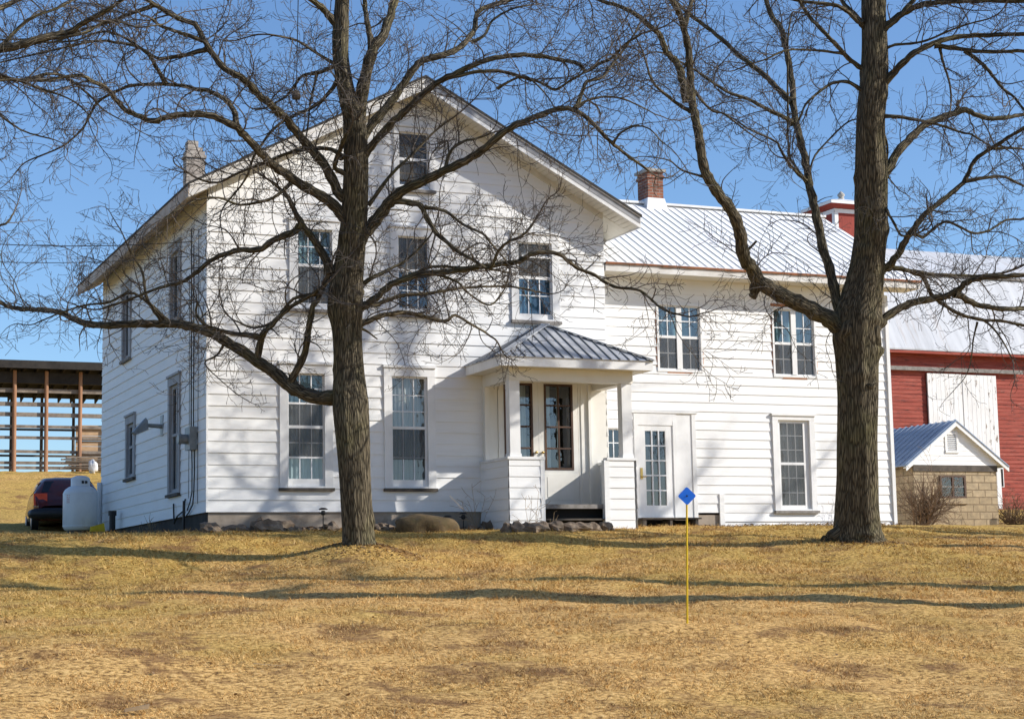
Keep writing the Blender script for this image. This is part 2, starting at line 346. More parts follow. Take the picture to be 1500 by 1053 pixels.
# dry blades lying over the lawn, one object
rs = np.random.RandomState(11)
def blades():
    n0 = 620000
    D = 12.5 + (40 - 12.5) * rs.rand(n0) ** 1.35
    px = rs.uniform(-60, 1560, n0)
    lat = (px - 750) / F * D
    f2 = ROT[2][:2] / np.linalg.norm(ROT[2][:2]); r2 = np.array([f2[1], -f2[0]])
    X = CAM[0] + lat * r2[0] + D * f2[0]; Y = CAM[1] + lat * r2[1] + D * f2[1]
    clump = np.sin(X * 3.1 + 2 * np.sin(Y * 2.3)) * np.sin(Y * 2.7 + 1.5 * np.sin(X * 1.9))
    keep = (rs.rand(n0) < .75 + .25 * clump) & ~((Y > -.25) & (X > -.2) & (X < 17)) & ~((Y > -1.55) & (X > 5.8) & (X < 8.8)) & ~((Y > 4.9) & (X > 20))
    X, Y, D, clump = X[keep], Y[keep], D[keep], clump[keep]; k = len(X)
    Z = gz(X, Y) - .008
    a = rs.rand(k) * 2 * np.pi; h = (.010 + .020 * rs.rand(k)) * (1 + .2 * clump) * np.where(rs.rand(k) < .09, 2.2, 1); lean = .6 + 1.6 * rs.rand(k); wd = .0022 + .003 * rs.rand(k)
    wd *= np.clip(D / 18, 1, 2); h *= np.clip(D / 17, .9, 1.7)
    ax = np.stack([np.cos(a), np.sin(a), 0 * a], 1); la = a + rs.randn(k) * .6 + 1.57
    tip = np.stack([np.cos(la) * lean * h, np.sin(la) * lean * h, h], 1)
    P = np.stack([X, Y, Z], 1)
    V = np.stack([P - ax * wd[:, None], P + ax * wd[:, None], P + tip], 1).reshape(-1, 3)
    me = bpy.data.meshes.new('grass')
    me.vertices.add(3 * k); me.vertices.foreach_set('co', V.astype(np.float32).ravel())
    me.loops.add(3 * k); me.loops.foreach_set('vertex_index', np.arange(3 * k, dtype=np.int32))
    me.polygons.add(k); me.polygons.foreach_set('loop_start', np.arange(0, 3 * k, 3, dtype=np.int32))
    me.update(calc_edges=True)
    at = me.attributes.new('shade', 'FLOAT', 'POINT'); cell = np.modf(np.abs(np.sin(np.floor(X / .06) * 12.9898 + np.floor(Y / .09) * 78.233) * 43758.5453))[0]
    at.data.foreach_set('value', np.repeat(np.clip(.45 * rs.rand(k) + .55 * cell, 0, .995), 3).astype(np.float32))
    m, n, b = nodemat('dry_grass_blade')
    c, fine = grass_color(n, coords(n))
    at = N(n, 'ShaderNodeAttribute'); at.attribute_name = 'shade'
    own = ramp(n, at.outputs['Fac'], [(.12, (.11, .062, .024)), (.34, (.46, .29, .10)), (.58, (.82, .53, .20)), (.85, (.92, .68, .35)), (.95, (.36, .29, .06))])
    n.links.new(mix(n, .5, c, own), b.inputs['Base Color']); b.inputs['Roughness'].default_value = .9; b.inputs['Specular IOR Level'].default_value = .15
    me.materials.append(m)
    o = bpy.data.objects.new('grass', me); COL.objects.link(o); o['kind'] = 'stuff'
blades()

# ---------------------------------------------------------------- farmhouse
house = thing('farmhouse', 'old white two storey farmhouse with front gable, lower wing and small hipped porch', 'house', (0, 0, 0))
HW, HD = 8.87, 11.3          # width, depth
AX, AZ, SL = 4.50, 9.09, .530  # ridge x, ridge z, slope
def roofz(x): return AZ - SL * abs(x - AX)
def Mf(u, z, o): return (u, -o, z)            # main front
def Ml(u, z, o): return (-o, u, z)            # left side, u = y
def Mw(u, z, o): return (u, .6 - o, z)        # wing front
def siding(mb, M, ul, ur, z0, z1, ex, openings, lip=.020, R=rnd, mi=0, joints=.25):
    fl = ul if callable(ul) else (lambda z: ul); fr = ur if callable(ur) else (lambda z: ur)
    z = z0; row = 0
    while z < z1 - 1e-4:
        zt = min(z + ex, z1); L = lip * R.uniform(.85, 1.15); base = R.uniform(0, .002)
        us = {min(fl(z), fl(zt)), max(fr(z), fr(zt))}
        for (a, b_, c, d) in openings:
            if c < zt and d > z: us.update((a, b_))
        lo, hi = min(us), max(us); us = sorted(u for u in us if lo <= u <= hi)
        if R.random() < joints and hi - lo > 2:
            us.append(R.uniform(lo + .6, hi - .6)); us.sort()
        for a, b_ in zip(us[:-1], us[1:]):
            if b_ - a < 1e-4: continue
            mid = (a + b_) / 2; segs = [(z, zt)]
            for (oa, ob, oc, od) in openings:
                if oa < mid < ob:
                    ns = []
                    for (p, q) in segs:
                        if oc > p: ns.append((p, min(q, oc)))
                        if od < q: ns.append((max(p, od), q))
                    segs = [s_ for s_ in ns if s_[1] - s_[0] > 1e-4]
            jb = base + R.uniform(0, .0015); s0, s1 = (R.uniform(0, .008), R.uniform(0, .008)) if joints else (0, 0)
            for (p, q) in segs:
                def out(zz): return jb + .002 + L * (1 - (zz - z) / ex)
                a0, a1, b0, b1 = max(a, fl(p)), max(a, fl(q)), min(b_, fr(p)), min(b_, fr(q))
                if b0 - a0 < 1e-4 and b1 - a1 < 1e-4: continue
                e0, e1 = (s0, s1) if abs(p - z) < 1e-6 and row > 0 else (0, 0); qq = q + (.012 if abs(q - zt) < 1e-6 and zt < z1 - 1e-4 else 0)
                mb.quad(M(a0, p + e0, out(p)), M(b0, p + e1, out(p)), M(max(b1, a1), qq, out(q)), M(a1, qq, out(q)), mi)
                mb.quad(M(a0, p + e0, -.01), M(b0, p + e1, -.01), M(b0, p + e1, out(p)), M(a0, p + e0, out(p)), mi)
        z = zt; row += 1
# openings (u0, u1, z0, z1)
FRONT = [(1.475, 2.59, .47, 3.01), (3.70, 4.83, .47, 3.01), (1.685, 2.77, 4.12, 6.0), (3.87, 4.91, 4.10, 5.98), (6.62, 7.76, 4.09, 6.02), (3.97, 4.88, 6.78, 8.16), (6.0, 8.86, -.05, 2.87)]
LEFT = [(6.93, 8.04, 1.12, 2.63), (2.27, 3.39, .5, 3.04), (7.55, 8.63, 4.02, 5.9), (2.26, 3.34, 4.2, 5.9)]
WING = [(10.45, 11.62, 3.18, 4.75), (13.49, 14.68, 3.14, 4.79), (13.39, 14.54, .03, 2.26), (9.80, 11.35, -.12, 2.24), (9.10, 9.66, .82, 1.92)]
def shrink(o, d=.02): return (o[0] + d, o[1] - d, o[2] + d, o[3] - d)
mb = MB()
siding(mb, Mf, lambda z: max(0, AX - (AZ - .12 - z) / SL) if z > 6.2 else 0, lambda z: min(HW, AX + (AZ - .12 - z) / SL) if z > 6.2 else HW, 0, 8.95, .2345, [shrink(o) for o in FRONT])
siding(mb, Ml, 0, HD, 0, 6.60, .2345, [shrink(o) for o in LEFT])
# plain back and right side, closing the shell
mb.quad((0, HD, -.4), (HW, HD, -.4), (HW, HD, 6.5), (0, HD, 6.5)); mb.add([(0, HD, 6.5), (HW, HD, 6.5), (AX, HD, 8.9)], [(0, 1, 2)])
mb.quad((HW, 0, 0), (HW, HD, 0), (HW, HD, 6.6), (HW, 0, 6.6))
mb.box(-.026, .012, -.026, -.02, 0, 6.3)      # slim corner strip
wall = mb.build('wall', M_white, house)
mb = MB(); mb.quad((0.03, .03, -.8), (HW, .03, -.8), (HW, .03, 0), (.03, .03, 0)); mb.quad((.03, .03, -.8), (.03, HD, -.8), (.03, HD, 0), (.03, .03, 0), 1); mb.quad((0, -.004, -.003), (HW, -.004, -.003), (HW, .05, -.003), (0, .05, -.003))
mb.box(9, 12.0, .62, .7, -.8, -.05); mb.box(8.9, 16.6, .64, .7, -.8, -.3)
mb.build('foundation', [M_found, M_founddk], house)
# main roof
xl, xr, yf, yb = -.51, 9.50, -.57, 12.1
mb = MB()
for (xa, xb) in ((xl - .03, AX), (AX, xr + .03)):
    za, zb = roofz(xa), roofz(xb)
    mb.hexa([(xa, yf - .05, za), (xb, yf - .05, zb), (xb, yb, zb), (xa, yb, za), (xa, yf - .05, za + .05), (xb, yf - .05, zb + .05), (xb, yb, zb + .05), (xa, yb, za + .05)])
roof = mb.build('roof', M_shingle, house)
def rake(x0, x1, top, bot, y0, y1, mb, mi=0):
    mb.hexa([(x0, y0, roofz(x0) - bot), (x1, y0, roofz(x1) - bot), (x1, y1, roofz(x1) - bot), (x0, y1, roofz(x0) - bot),
             (x0, y0, roofz(x0) - top), (x1, y0, roofz(x1) - top), (x1, y1, roofz(x1) - top), (x0, y1, roofz(x0) - top)], mi)
mb = MB(); rake(xl, AX, 0, .25, yf, yf + .03, mb); rake(xl, AX, -.002, .07, yf - .025, yf - .001, mb); mb.build('rake_board', M_faswhite, roof)
mb = MB(); rake(AX, xr, 0, .16, yf - .012, yf + .03, mb, 0); rake(AX, xr, .16, .25, yf - .006, yf + .03, mb, 1); rake(AX, xr, -.002, .03, yf - .03, yf - .013, mb, 1)
r_ = mb.build('rake_board', [M_fascia, M_trim], roof); r_['label'] = 'grey metal covered rake board with a white lower strip'
mb = MB()
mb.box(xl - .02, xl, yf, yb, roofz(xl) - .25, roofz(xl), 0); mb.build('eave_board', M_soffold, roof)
mb = MB(); mb.box(xr, xr + .02, yf, yb, roofz(xr) - .25, roofz(xr)); mb.build('eave_board', M_trim, roof)
mb = MB()                                    # soffit in narrow boards, each with a shadow gap
for side, mi in ((0, 1), (1, 0)):
    x0, x1 = (xl, AX) if side == 0 else (AX, xr)
    nb = 44
    for i in range(nb):
        a = x0 + (x1 - x0) * i / nb; c = x0 + (x1 - x0) * (i + 1) / nb - .012
        rake(a, c, .20, .22, yf + .03, .02, mb, 0)
    rake(x0, x1, .185, .199, yf + .03, .02, mb, 0)
rake(0.02, AX, .22, .34, -.045, .0, mb); rake(AX, HW - .02, .22, .34, -.045, .0, mb)
sof = mb.build('soffit', M_soffit, roof)
mb = MB()
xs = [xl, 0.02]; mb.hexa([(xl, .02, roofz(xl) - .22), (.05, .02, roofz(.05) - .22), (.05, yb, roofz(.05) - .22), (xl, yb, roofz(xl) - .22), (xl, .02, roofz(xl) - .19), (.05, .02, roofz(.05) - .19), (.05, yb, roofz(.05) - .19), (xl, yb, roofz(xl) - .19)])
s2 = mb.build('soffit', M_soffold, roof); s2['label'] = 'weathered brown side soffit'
mb = MB()
mb.hexa([(HW - .02, .02, roofz(HW) - .22), (xr, .02, roofz(xr) - .22), (xr, yb, roofz(xr) - .22), (HW - .02, yb, roofz(HW) - .22), (HW - .02, .02, roofz(HW) - .19), (xr, .02, roofz(xr) - .19), (xr, yb, roofz(xr) - .19), (HW - .02, yb, roofz(HW) - .19)])
mb.build('soffit', M_soffit, roof)
# whitewashed chimney on the left slope
def chimney(x0, x1, y0, y1, z0, z1, m_, capm, parent, pots, name='chimney'):
    mb = MB(); mb.box(x0, x1, y0, y1, z0, z1)
    mb.box(x0 - .03, x1 + .03, y0 - .03, y1 + .03, z1 - .16, z1 - .09)
    ch = mb.build(name, m_, parent)
    return ch
ch = chimney(.25, .66, 3.0, 3.32, 6.6, 8.03, M_wbrick, M_conc, house, 1)
mb = MB(); mb.box(.29, .52, 3.03, 3.3, 8.03, 8.26); mb.box(.52, .62, 3.04, 3.28, 8.03, 8.12); mb.build('chimney_pot', M_wbrick, ch)
ch['label'] = 'pale whitewashed chimney on the left roof slope'
# ---- wing
WX0, WX1, WEY, WEZ, WRY, WRZ = 8.88, 16.66, 0.0, 5.50, 4.0, 7.80
WSL = (WRZ - WEZ) / (WRY - WEY)
def wz(y): return WEZ + WSL * (y - WEY) if y <= WRY else WRZ - WSL * (y - WRY)
def wavy(x): return .02 * math.sin(x * 1.7) + .012 * math.sin(x * 4.1)
mb = MB()
siding(mb, Mw, WX0, WX1, .0, 4.98, .208, [shrink(o) for o in WING], .018, joints=.35)
siding(mb, Mw, 11.97, WX1, -.40, 0, .2, [shrink(o) for o in WING], .03, joints=0)
mb.mbox(Mw, WX0, WX1, 4.96, 5.32, -.01, .03)                # frieze
mb.mbox(Mw, 11.93, 12.05, -.40, .42, -.01, .04)
mb.quad((WX1, .6, -.5), (WX1, 7.4, -.5), (WX1, 7.4, 5.6), (WX1, .6, 5.6)); mb.add([(WX1, .6, 5.6), (WX1, 7.4, 5.6), (WX1, 4, 7.6)], [(0, 1, 2)])
mb.quad((WX0, 7.4, -.5), (WX1, 7.4, -.5), (WX1, 7.4, 5.6), (WX0, 7.4, 5.6))
ww = mb.build('wing_wall', M_white, house)
mb = MB(); mb.box(WX1 - .02, WX1 + .07, .54, .63, -.45, 5.2); mb.box(WX1 - .03, WX1 + .09, .44, .60, -.47, -.39); mb.build('downspout', M_trim, house)
mb = MB(); xe = 17.31; xv = 6.9
for (ya, yb_) in ((WEY - .04, WRY), (WRY, 8.0)):
    n_ = 26
    for i in range(n_):
        a = xv + (xe - xv) * i / n_; c = xv + (xe - xv) * (i + 1) / n_
        mb.hexa([(a, ya, wz(ya)), (c, ya, wz(ya)), (c, yb_, wz(yb_)), (a, yb_, wz(yb_)), (a, ya, wz(ya) + .03), (c, ya, wz(ya) + .03), (c, yb_, wz(yb_) + .03), (a, yb_, wz(yb_) + .03)])
wroof = mb.build('wing_roof', M_roofw, house); wroof['label'] = 'white ribbed metal roof of the wing'
mb = MB(); x = 8.95; k_ = 0
while x < xe:
    mb.beam((x, WEY - .045, wz(WEY - .045) + .043), (x, WRY, WRZ + .043), .018, .013); x += .228; k_ += 1
mb.build('roof_rib', M_roofrib, wroof)
mb = MB(); mb.beam((xv, WRY, WRZ + .05), (xe, WRY, WRZ + .05), .26, .05); mb.build('ridge_cap', M_roofw, wroof)
mb = MB(); n_ = 30
for i in range(n_):
    a = WX0 + .02 + (xe - WX0 - .02) * i / n_; c = WX0 + .02 + (xe - WX0 - .02) * (i + 1) / n_
    mb.box(a, c, WEY - .055 - rnd.uniform(0, .008), WEY, WEZ - .035 - rnd.uniform(0, .02), WEZ - .004)
e_ = mb.build('roof_edge', M_rust, wroof)
mb = MB(); mb.box(WX0 + .02, xe - .02, WEY - .02, WEY + .02, WEZ - .20, WEZ - .04); mb.build('fascia', M_faswhite, wroof)
mb = MB(); mb.box(WX0 + .02, xe - .02, WEY + .02, .62, WEZ - .20, WEZ - .17); mb.build('wing_soffit', M_soffit, wroof)
mb = MB()
for xa in (xe - .04,):
    mb.hexa([(xa, 0, WEZ - .2), (xa + .03, 0, WEZ - .2), (xa + .03, WRY, WRZ - .2), (xa, WRY, WRZ - .2), (xa, 0, WEZ), (xa + .03, 0, WEZ), (xa + .03, WRY, WRZ), (xa, WRY, WRZ)])
mb.build('rake_board', M_faswhite, wroof)
ch = chimney(12.02, 12.45, 3.75, 4.3, 7.3, 8.62, M_brick, M_conc, house, 0); ch['label'] = 'red brick chimney on the wing ridge'
mb = MB(); mb.box(11.96, 12.51, 3.69, 4.36, 8.62, 8.69); mb.build('chimney_cap', M_conc, ch)
mb = MB(); mb.hexa([(11.93, 3.66, 7.62), (12.54, 3.66, 7.62), (12.54, 4.4, 7.62), (11.93, 4.4, 7.62), (12.0, 3.73, 7.95), (12.47, 3.73, 7.95), (12.47, 4.32, 7.95), (12.0, 4.32, 7.95)]); mb.build('flashing', M_roofw, ch)

# ---- windows
def window(M, o, cas=.17, head=.20, sill='dark', sash=.055, glass=None, cols=2, hbars=(), rail=None, rails=(), zones=(), screen=None, frame=M_trim, bar=M_muntin, pane=M_glass, capped=True, barw=.022, mull=None, parent=house, label=None, casp=.05, botcas=.05):
    u0, u1, z0, z1 = o
    mb = MB()
    mb.mbox(M, u0, u0 + cas, z0, z1 - head, -.06, casp); mb.mbox(M, u1 - cas, u1, z0, z1 - head, -.06, casp)
    mb.mbox(M, u0, u1, z1 - head, z1, -.06, casp + .003); mb.mbox(M, u0 + cas, u1 - cas, z0, z0 + botcas, -.06, casp - .004)
    if capped: mb.mbox(M, u0 - .02, u1 + .02, z1 - .02, z1 + .03, -.01, casp + .035)
    wn = mb.build('window', frame, parent)
    if label: wn['label'] = label
    gu0, gu1, gz0, gz1 = glass if glass else (u0 + cas, u1 - cas, z0 + botcas, z1 - head)
    iu0, iu1, iz0, iz1 = u0 + cas, u1 - cas, z0 + botcas, z1 - head
    mb = MB()                                   # sash frame fills between casing and glass
    mb.mbox(M, iu0, max(gu0, iu0 + .03), iz0, iz1, -.055, -.010); mb.mbox(M, min(gu1, iu1 - .03), iu1, iz0, iz1, -.055, -.010)
    mb.mbox(M, gu0, gu1, iz0, max(gz0, iz0 + .03), -.055, -.012); mb.mbox(M, gu0, gu1, min(gz1, iz1 - .03), iz1, -.055, -.012)
    if rail: mb.mbox(M, gu0, gu1, rail - .03, rail + .03, -.05, -.006)
    for rz in rails: mb.mbox(M, gu0, gu1, rz - .018, rz + .018, -.04, -.008)
    if mull: mb.mbox(M, mull[0], mull[1], gz0, gz1, -.05, .012)
    mb.build('sash', frame, wn)
    mb = MB()
    spans = [(gu0, gu1)] if not mull else [(gu0, mull[0]), (mull[1], gu1)]
    for (a, b_) in spans:
        for i in range(1, cols):
            u = a + (b_ - a) * i / cols; mb.mbox(M, u - barw / 2, u + barw / 2, gz0, gz1, -.030, -.016)
        for hz in hbars: mb.mbox(M, a, b_, hz - barw / 2, hz + barw / 2, -.029, -.018)
    if mb.v: mb.build('muntin', bar, wn)
    cuts = [gz0] + ([rail] if rail else []) + [gz1]
    for a, b_ in zip(cuts[:-1], cuts[1:]):
        mb = MB(); mb.quad(M(gu0, a, -.032), M(gu1, a, -.032), M(gu1, b_, -.032), M(gu0, b_, -.032))
        mb.build('pane', pane, wn)
    for (a, b_, key) in zones:
        mb = MB(); n_ = 24; d0 = -.16 if key != 'dark' else -.5  # dark sheets are no curtains; their colour gives the shade of the room
        for i in range(n_):
            ua = gu0 - .04 + (gu1 - gu0 + .08) * i / n_; ub = gu0 - .04 + (gu1 - gu0 + .08) * (i + 1) / n_
            da = d0 + .02 * math.sin(i * 1.9); db = d0 + .02 * math.sin((i + 1) * 1.9)
            mb.quad(M(ua, a, da), M(ub, a, db), M(ub, b_, db), M(ua, b_, da))
        mb.build('curtain_or_dark_room', M_cur[key], wn)
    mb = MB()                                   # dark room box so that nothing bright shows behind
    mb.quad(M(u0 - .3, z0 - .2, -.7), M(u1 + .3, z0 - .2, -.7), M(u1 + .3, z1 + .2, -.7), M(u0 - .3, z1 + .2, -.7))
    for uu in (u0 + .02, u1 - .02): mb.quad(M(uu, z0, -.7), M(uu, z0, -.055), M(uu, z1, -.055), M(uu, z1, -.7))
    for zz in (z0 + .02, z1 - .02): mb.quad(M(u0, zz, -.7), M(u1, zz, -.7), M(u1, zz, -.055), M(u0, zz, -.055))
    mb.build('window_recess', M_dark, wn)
    if screen:
        mb = MB(); mb.quad(M(gu0, screen[0], -.0125), M(gu1, screen[0], -.0125), M(gu1, screen[1], -.0125), M(gu0, screen[1], -.0125)); mb.build('insect_screen', M_screen, wn)
    if sill:
        mb = MB(); mb.mbox(M, u0 - .02, u1 + .02, z0 - .05, z0 + .012, -.02, casp + .045); mb.build('sill', M_silldk if sill == 'dark' else (M_sill if sill == 'grey' else M_trim), wn)
    return wn
window(Mf, FRONT[0], glass=(1.66, 2.40, .67, 2.78), cols=3, rail=1.72, rails=(1.10, 2.20), hbars=(1.40, 2.5), zones=((.6, 1.12, 'pale'), (2.18, 2.8, 'teal'), (1.1, 2.2, 'tan')), screen=(1.12, 2.18), label='tall ground floor window with pale bottom and top panes')
window(Mf, FRONT[1], glass=(3.89, 4.61, .66, 2.77), cols=3, rail=1.74, hbars=(1.12, 2.08, 2.42), zones=((1.74, 2.8, 'lace'), (.6, 1.74, 'grey')), screen=(1.08, 1.72), label='tall ground floor window with lace curtains in the upper sash')
window(Mf, FRONT[2], glass=(1.85, 2.60, 4.27, 5.83), cols=3, rail=5.05, hbars=(5.44,), zones=((5.05, 5.85, 'teal'), (4.2, 5.05, 'grey')), screen=(4.27, 5.02), sill='grey')
window(Mf, FRONT[3], glass=(4.03, 4.73, 4.26, 5.82), cols=3, rail=5.06, hbars=(4.63,), zones=((5.06, 5.85, 'tan'),), screen=(5.09, 5.82), sill='grey')
window(Mf, FRONT[4], glass=(6.78, 7.57, 4.26, 5.85), cols=3, rail=5.05, hbars=(4.66, 5.45), zones=((5.05, 5.87, 'tan'), (4.2, 5.05, 'blue')), screen=(5.08, 5.85), sill='grey', label='upper window with blue lower panes')
window(Mf, FRONT[5], cas=.11, head=.13, glass=(4.09, 4.73, 6.9, 8.03), cols=2, rail=7.45, hbars=(7.15, 7.75), zones=((6.9, 7.4, 'amber'),), screen=(7.0, 8.03), sill='grey', bar=M_oldframe, barw=.03, label='attic window with dark old wooden sash')
for o, key in zip(LEFT, (0, 1, 2, 3)):
    window(Ml, o, cas=.16, head=.2, cols=2, rail=(o[2] + o[3]) / 2, hbars=(), zones=((o[2], (o[2] + o[3]) / 2, 'dark'), ((o[2] + o[3]) / 2, o[3], 'dark')), screen=None, sill='dark' if key < 2 else 'grey', frame=M_greyframe, glass=(o[0] + .26, o[1] - .24, o[2] + .12, o[3] - .28))
for o in WING[:2]:
    m_ = (o[0] + o[1]) / 2
    window(Mw, o, cas=.045, head=.05, glass=(o[0] + .075, o[1] - .075, o[2] + .07, o[3] - .075), cols=2, rail=o[2] + .80, hbars=(o[2] + .43, o[2] + 1.17), mull=(m_ - .065, m_ + .065),
           zones=((o[2] + .8, o[3], 'teal'), (o[2], o[2] + .8, 'dark')), screen=(o[2] + .07, o[2] + .77), sill=None, pane=M_glassb, capped=False, barw=.024, casp=.035)
wn = window(Mw, WING[2], cas=.15, head=.12, glass=(13.61, 14.24, .17, 2.07), cols=3, rail=1.13, hbars=(.46, .8, 1.45, 1.78), zones=((.1, 2.1, 'lace'),), screen=(.17, 2.07), sill='grey', label='tall wing window with grey screen over lace curtains')
wn = window(Mw, WING[4], cas=.05, head=.05, cols=3, hbars=(1.19, 1.55), zones=(), sill=None, capped=False, pane=M_glassb, label='small paned window behind the right porch column')
mb = MB()                                     # raw orange wood showing round the newer wing windows
for o in WING[:2]:
    mb.mbox(Mw, o[0] + .25, o[1] - .28, o[2] - .03, o[2] - .003, 0, .022); mb.mbox(Mw, o[0] - .022, o[0] - .004, o[2] + .1, o[3] - .2, 0, .02); mb.mbox(Mw, o[1] + .004, o[1] + .02, o[2] + .1, o[2] + .5, 0, .02)
mb.mbox(Mw, 13.47, 13.95, 4.80, 4.87, 0, .026)
mb.build('bare_wood', M_orange, house)

# ---- glazed doors
def glazed_door(name, M, u0, u1, z0, z1, glass, cols, rows, fm, barm, back, o=.0, barw=.02, knob=None, parent=house, border=None, label=None, panel=None):
    g0, g1, h0, h1 = glass
    mb = MB(); mb.mbox(M, u0, g0, z0, z1, o - .05, o); mb.mbox(M, g1, u1, z0, z1, o - .05, o); mb.mbox(M, g0, g1, z0, h0, o - .05, o - .001); mb.mbox(M, g0, g1, h1, z1, o - .05, o - .001)
    if panel: mb.mbox(M, panel[0], panel[1], panel[2], panel[3], o - .01, o + .012); mb.mbox(M, panel[0] + .06, panel[1] - .06, panel[2] + .06, panel[3] - .06, o, o + .02)
    d = mb.build(name, fm, parent)
    if label: d['label'] = label
    mb = MB()
    if border:
        mb.mbox(M, g0, g0 + border, h0, h1, o - .03, o + .012); mb.mbox(M, g1 - border, g1, h0, h1, o - .03, o + .012); mb.mbox(M, g0 + border, g1 - border, h0, h0 + border, o - .03, o + .011); mb.mbox(M, g0 + border, g1 - border, h1 - border, h1, o - .03, o + .011)
    for i in range(1, cols): u = g0 + (g1 - g0) * i / cols; mb.mbox(M, u - barw / 2, u + barw / 2, h0, h1, o - .03, o + .004)
    for i in range(1, rows): z = h0 + (h1 - h0) * i / rows; mb.mbox(M, g0, g1, z - barw / 2, z + barw / 2, o - .03, o + .003)
    mb.build('muntin', barm, d)
    mb = MB(); mb.quad(M(g0, h0, o - .034), M(g1, h0, o - .034), M(g1, h1, o - .034), M(g0, h1, o - .034)); mb.build('pane', M_glassb, d)
    mb = MB(); mb.quad(M(g0 - .1, h0 - .1, o - .6), M(g1 + .1, h0 - .1, o - .6), M(g1 + .1, h1 + .1, o - .6), M(g0 - .1, h1 + .1, o - .6))
    for uu in (g0, g1): mb.quad(M(uu, h0, o - .6), M(uu, h0, o - .05), M(uu, h1, o - .05), M(uu, h1, o - .6))
    for zz in (h0, h1): mb.quad(M(g0, zz, o - .6), M(g1, zz, o - .6), M(g1, zz, o - .05), M(g0, zz, o - .05))
    mb.build('door_recess', M_dark, d)  # black box keeps the room behind the panes dark
    if back:
        for (a, b_, key) in back:
            mb = MB(); mb.quad(M(a, h0, o - .12), M(b_, h0, o - .12), M(b_, h1, o - .12), M(a, h1, o - .12)); mb.build('curtain_or_dark_room', M_cur[key], d)
    if knob:
        mb = MB(); c = M(knob[0], knob[1], o)
        mb.mbox(M, knob[0] - .03, knob[0] + .03, knob[1] - .05, knob[1] + .2, o, o + .012)
        p = M(knob[0], knob[1], o + .05); mb.tube([M(knob[0], knob[1], o), p, M(knob[0] + .1, knob[1], o + .055)], [.014, .014, .012], 8); mb.build('handle', M_brass, d)
    return d
M_brass = flat('brass', (.52, .36, .12), .3, .8)
glazed_door('french_door', Mw, 9.90, 10.78, -.06, 1.96, (10.08, 10.595, .165, 1.83), 3, 5, M_trim, M_muntin, None, .012, .026, (9.965, .80), label='white french door with fifteen small panes')
mb = MB(); mb.mbox(Mw, 9.80, 9.90, -.12, 2.06, -.05, .035); mb.mbox(Mw, 10.78, 10.87, -.12, 2.06, -.05, .035); mb.mbox(Mw, 9.80, 10.87, 2.06, 2.24, -.05, .030); mb.mbox(Mw, 9.90, 10.78, 1.96, 2.06, -.05, .030)
mb.mbox(Mw, 10.87, 11.28, -.12, 2.24, -.05, .012); mb.mbox(Mw, 11.27, 11.37, -.12, 2.24, -.05, .032); mb.mbox(Mw, 9.74, 11.42, 2.235, 2.275, -.01, .05); mb.mbox(Mw, 9.90, 10.78, -.12, -.06, -.04, .02)
mb.build('door_surround', M_trim, house)
mb = MB(); mb.box(9.72, 11.2, .12, .56, -.16, -.125); mb.box(9.75, 9.83, .15, .5, -.5, -.16); mb.box(10.42, 10.48, .15, .5, -.5, -.16); mb.box(11.06, 11.13, .15, .5, -.5, -.16); mb.box(9.72, 11.3, .06, .11, -.36, -.325)
mb.build('door_step', M_barnwood, house)
mb = MB(); mb.box(9.7, 11.15, .50, .60, -.6, -.17); mb.build('step_shade_block', M_dark, house)  # solid black block gives the shade of the hollow under the step

# ---- porch
PX0, PX1, PY = 5.85, 8.75, -1.5
porch = MB()
porch.box(PX0 + .03, PX1 - .03, PY + .06, -.004, .00, .09)
porch = porch.build('porch_floor', M_sill, house)
mb = MB(); mb.box(PX0 + .1, PX1 - .1, PY + .25, -.01, -.6, -.001); mb.build('porch_shade_block', M_dark, porch)  # black block painted as the shade below the porch floor
mb = MB(); mb.box(6.66, 8.05, PY + .02, PY + .24, -.24, -.205); mb.build('step', M_barnwood, porch)
mb = MB(); mb.box(6.1, 6.37, .0, .03, -.02, 2.86); mb.box(7.08, 7.31, .0, .03, -.02, 2.86); mb.box(8.03, 8.86, .0, .03, -.02, 2.86)
for a, b_ in ((6.37, 7.08), (7.31, 8.03)): mb.box(a, b_, .0, .03, -.02, .87); mb.box(a, b_, .0, .03, 2.76, 2.86)
mb.box(6.02, 6.24, -.02, .03, .09, 2.86); mb.box(8.2, 8.36, -.05, .0, .09, 2.85); mb.box(8.14, 8.2, -.03, 0, .09, 2.85); mb.box(8.36, 8.42, -.10, 0, .09, 2.85); mb.box(6.24, 8.14, -.03, 0, 2.79, 2.86)
for zz in (.5, .9): pass
for (a, b_, z0_, z1_) in ((8.42, 8.86, .09, 2.85),):
    mb.box(a, b_, -.01, .0, z0_, z1_)
mb.build('porch_wall', M_cream, porch)
glazed_door('entry_door', Mf, 6.26, 7.19, .12, 2.79, (6.39, 7.06, .89, 2.74), 2, 4, M_cream, M_frame_br, ((6.80, 6.95, 'lace'),), .035, .035, None, porch, .045, None, (6.36, 7.08, .25, .8)).name = 'entry_door'
glazed_door('entry_door', Mf, 7.195, 8.13, .12, 2.79, (7.33, 8.01, .89, 2.74), 2, 4, M_cream, M_frame_br, ((7.36, 7.52, 'lace'), (7.68, 7.74, 'lace')), .035, .035, None, porch, .045, None, (7.31, 8.03, .25, .8))
mb = MB()
for x in (7.12, 7.27): mb.lathe((x, -.07, 1.26), [(.0, -.03), (.03, -.02), (.032, .0), (.03, .02), (0, .03)], 10)
mb.build('door_knob', M_brass, porch, True)
def PL(u, z, o): return (PX0 - o, u, z)
def PF(u, z, o): return (u, PY - o, z)
def PRt(u, z, o): return (PX1 + o, u, z)
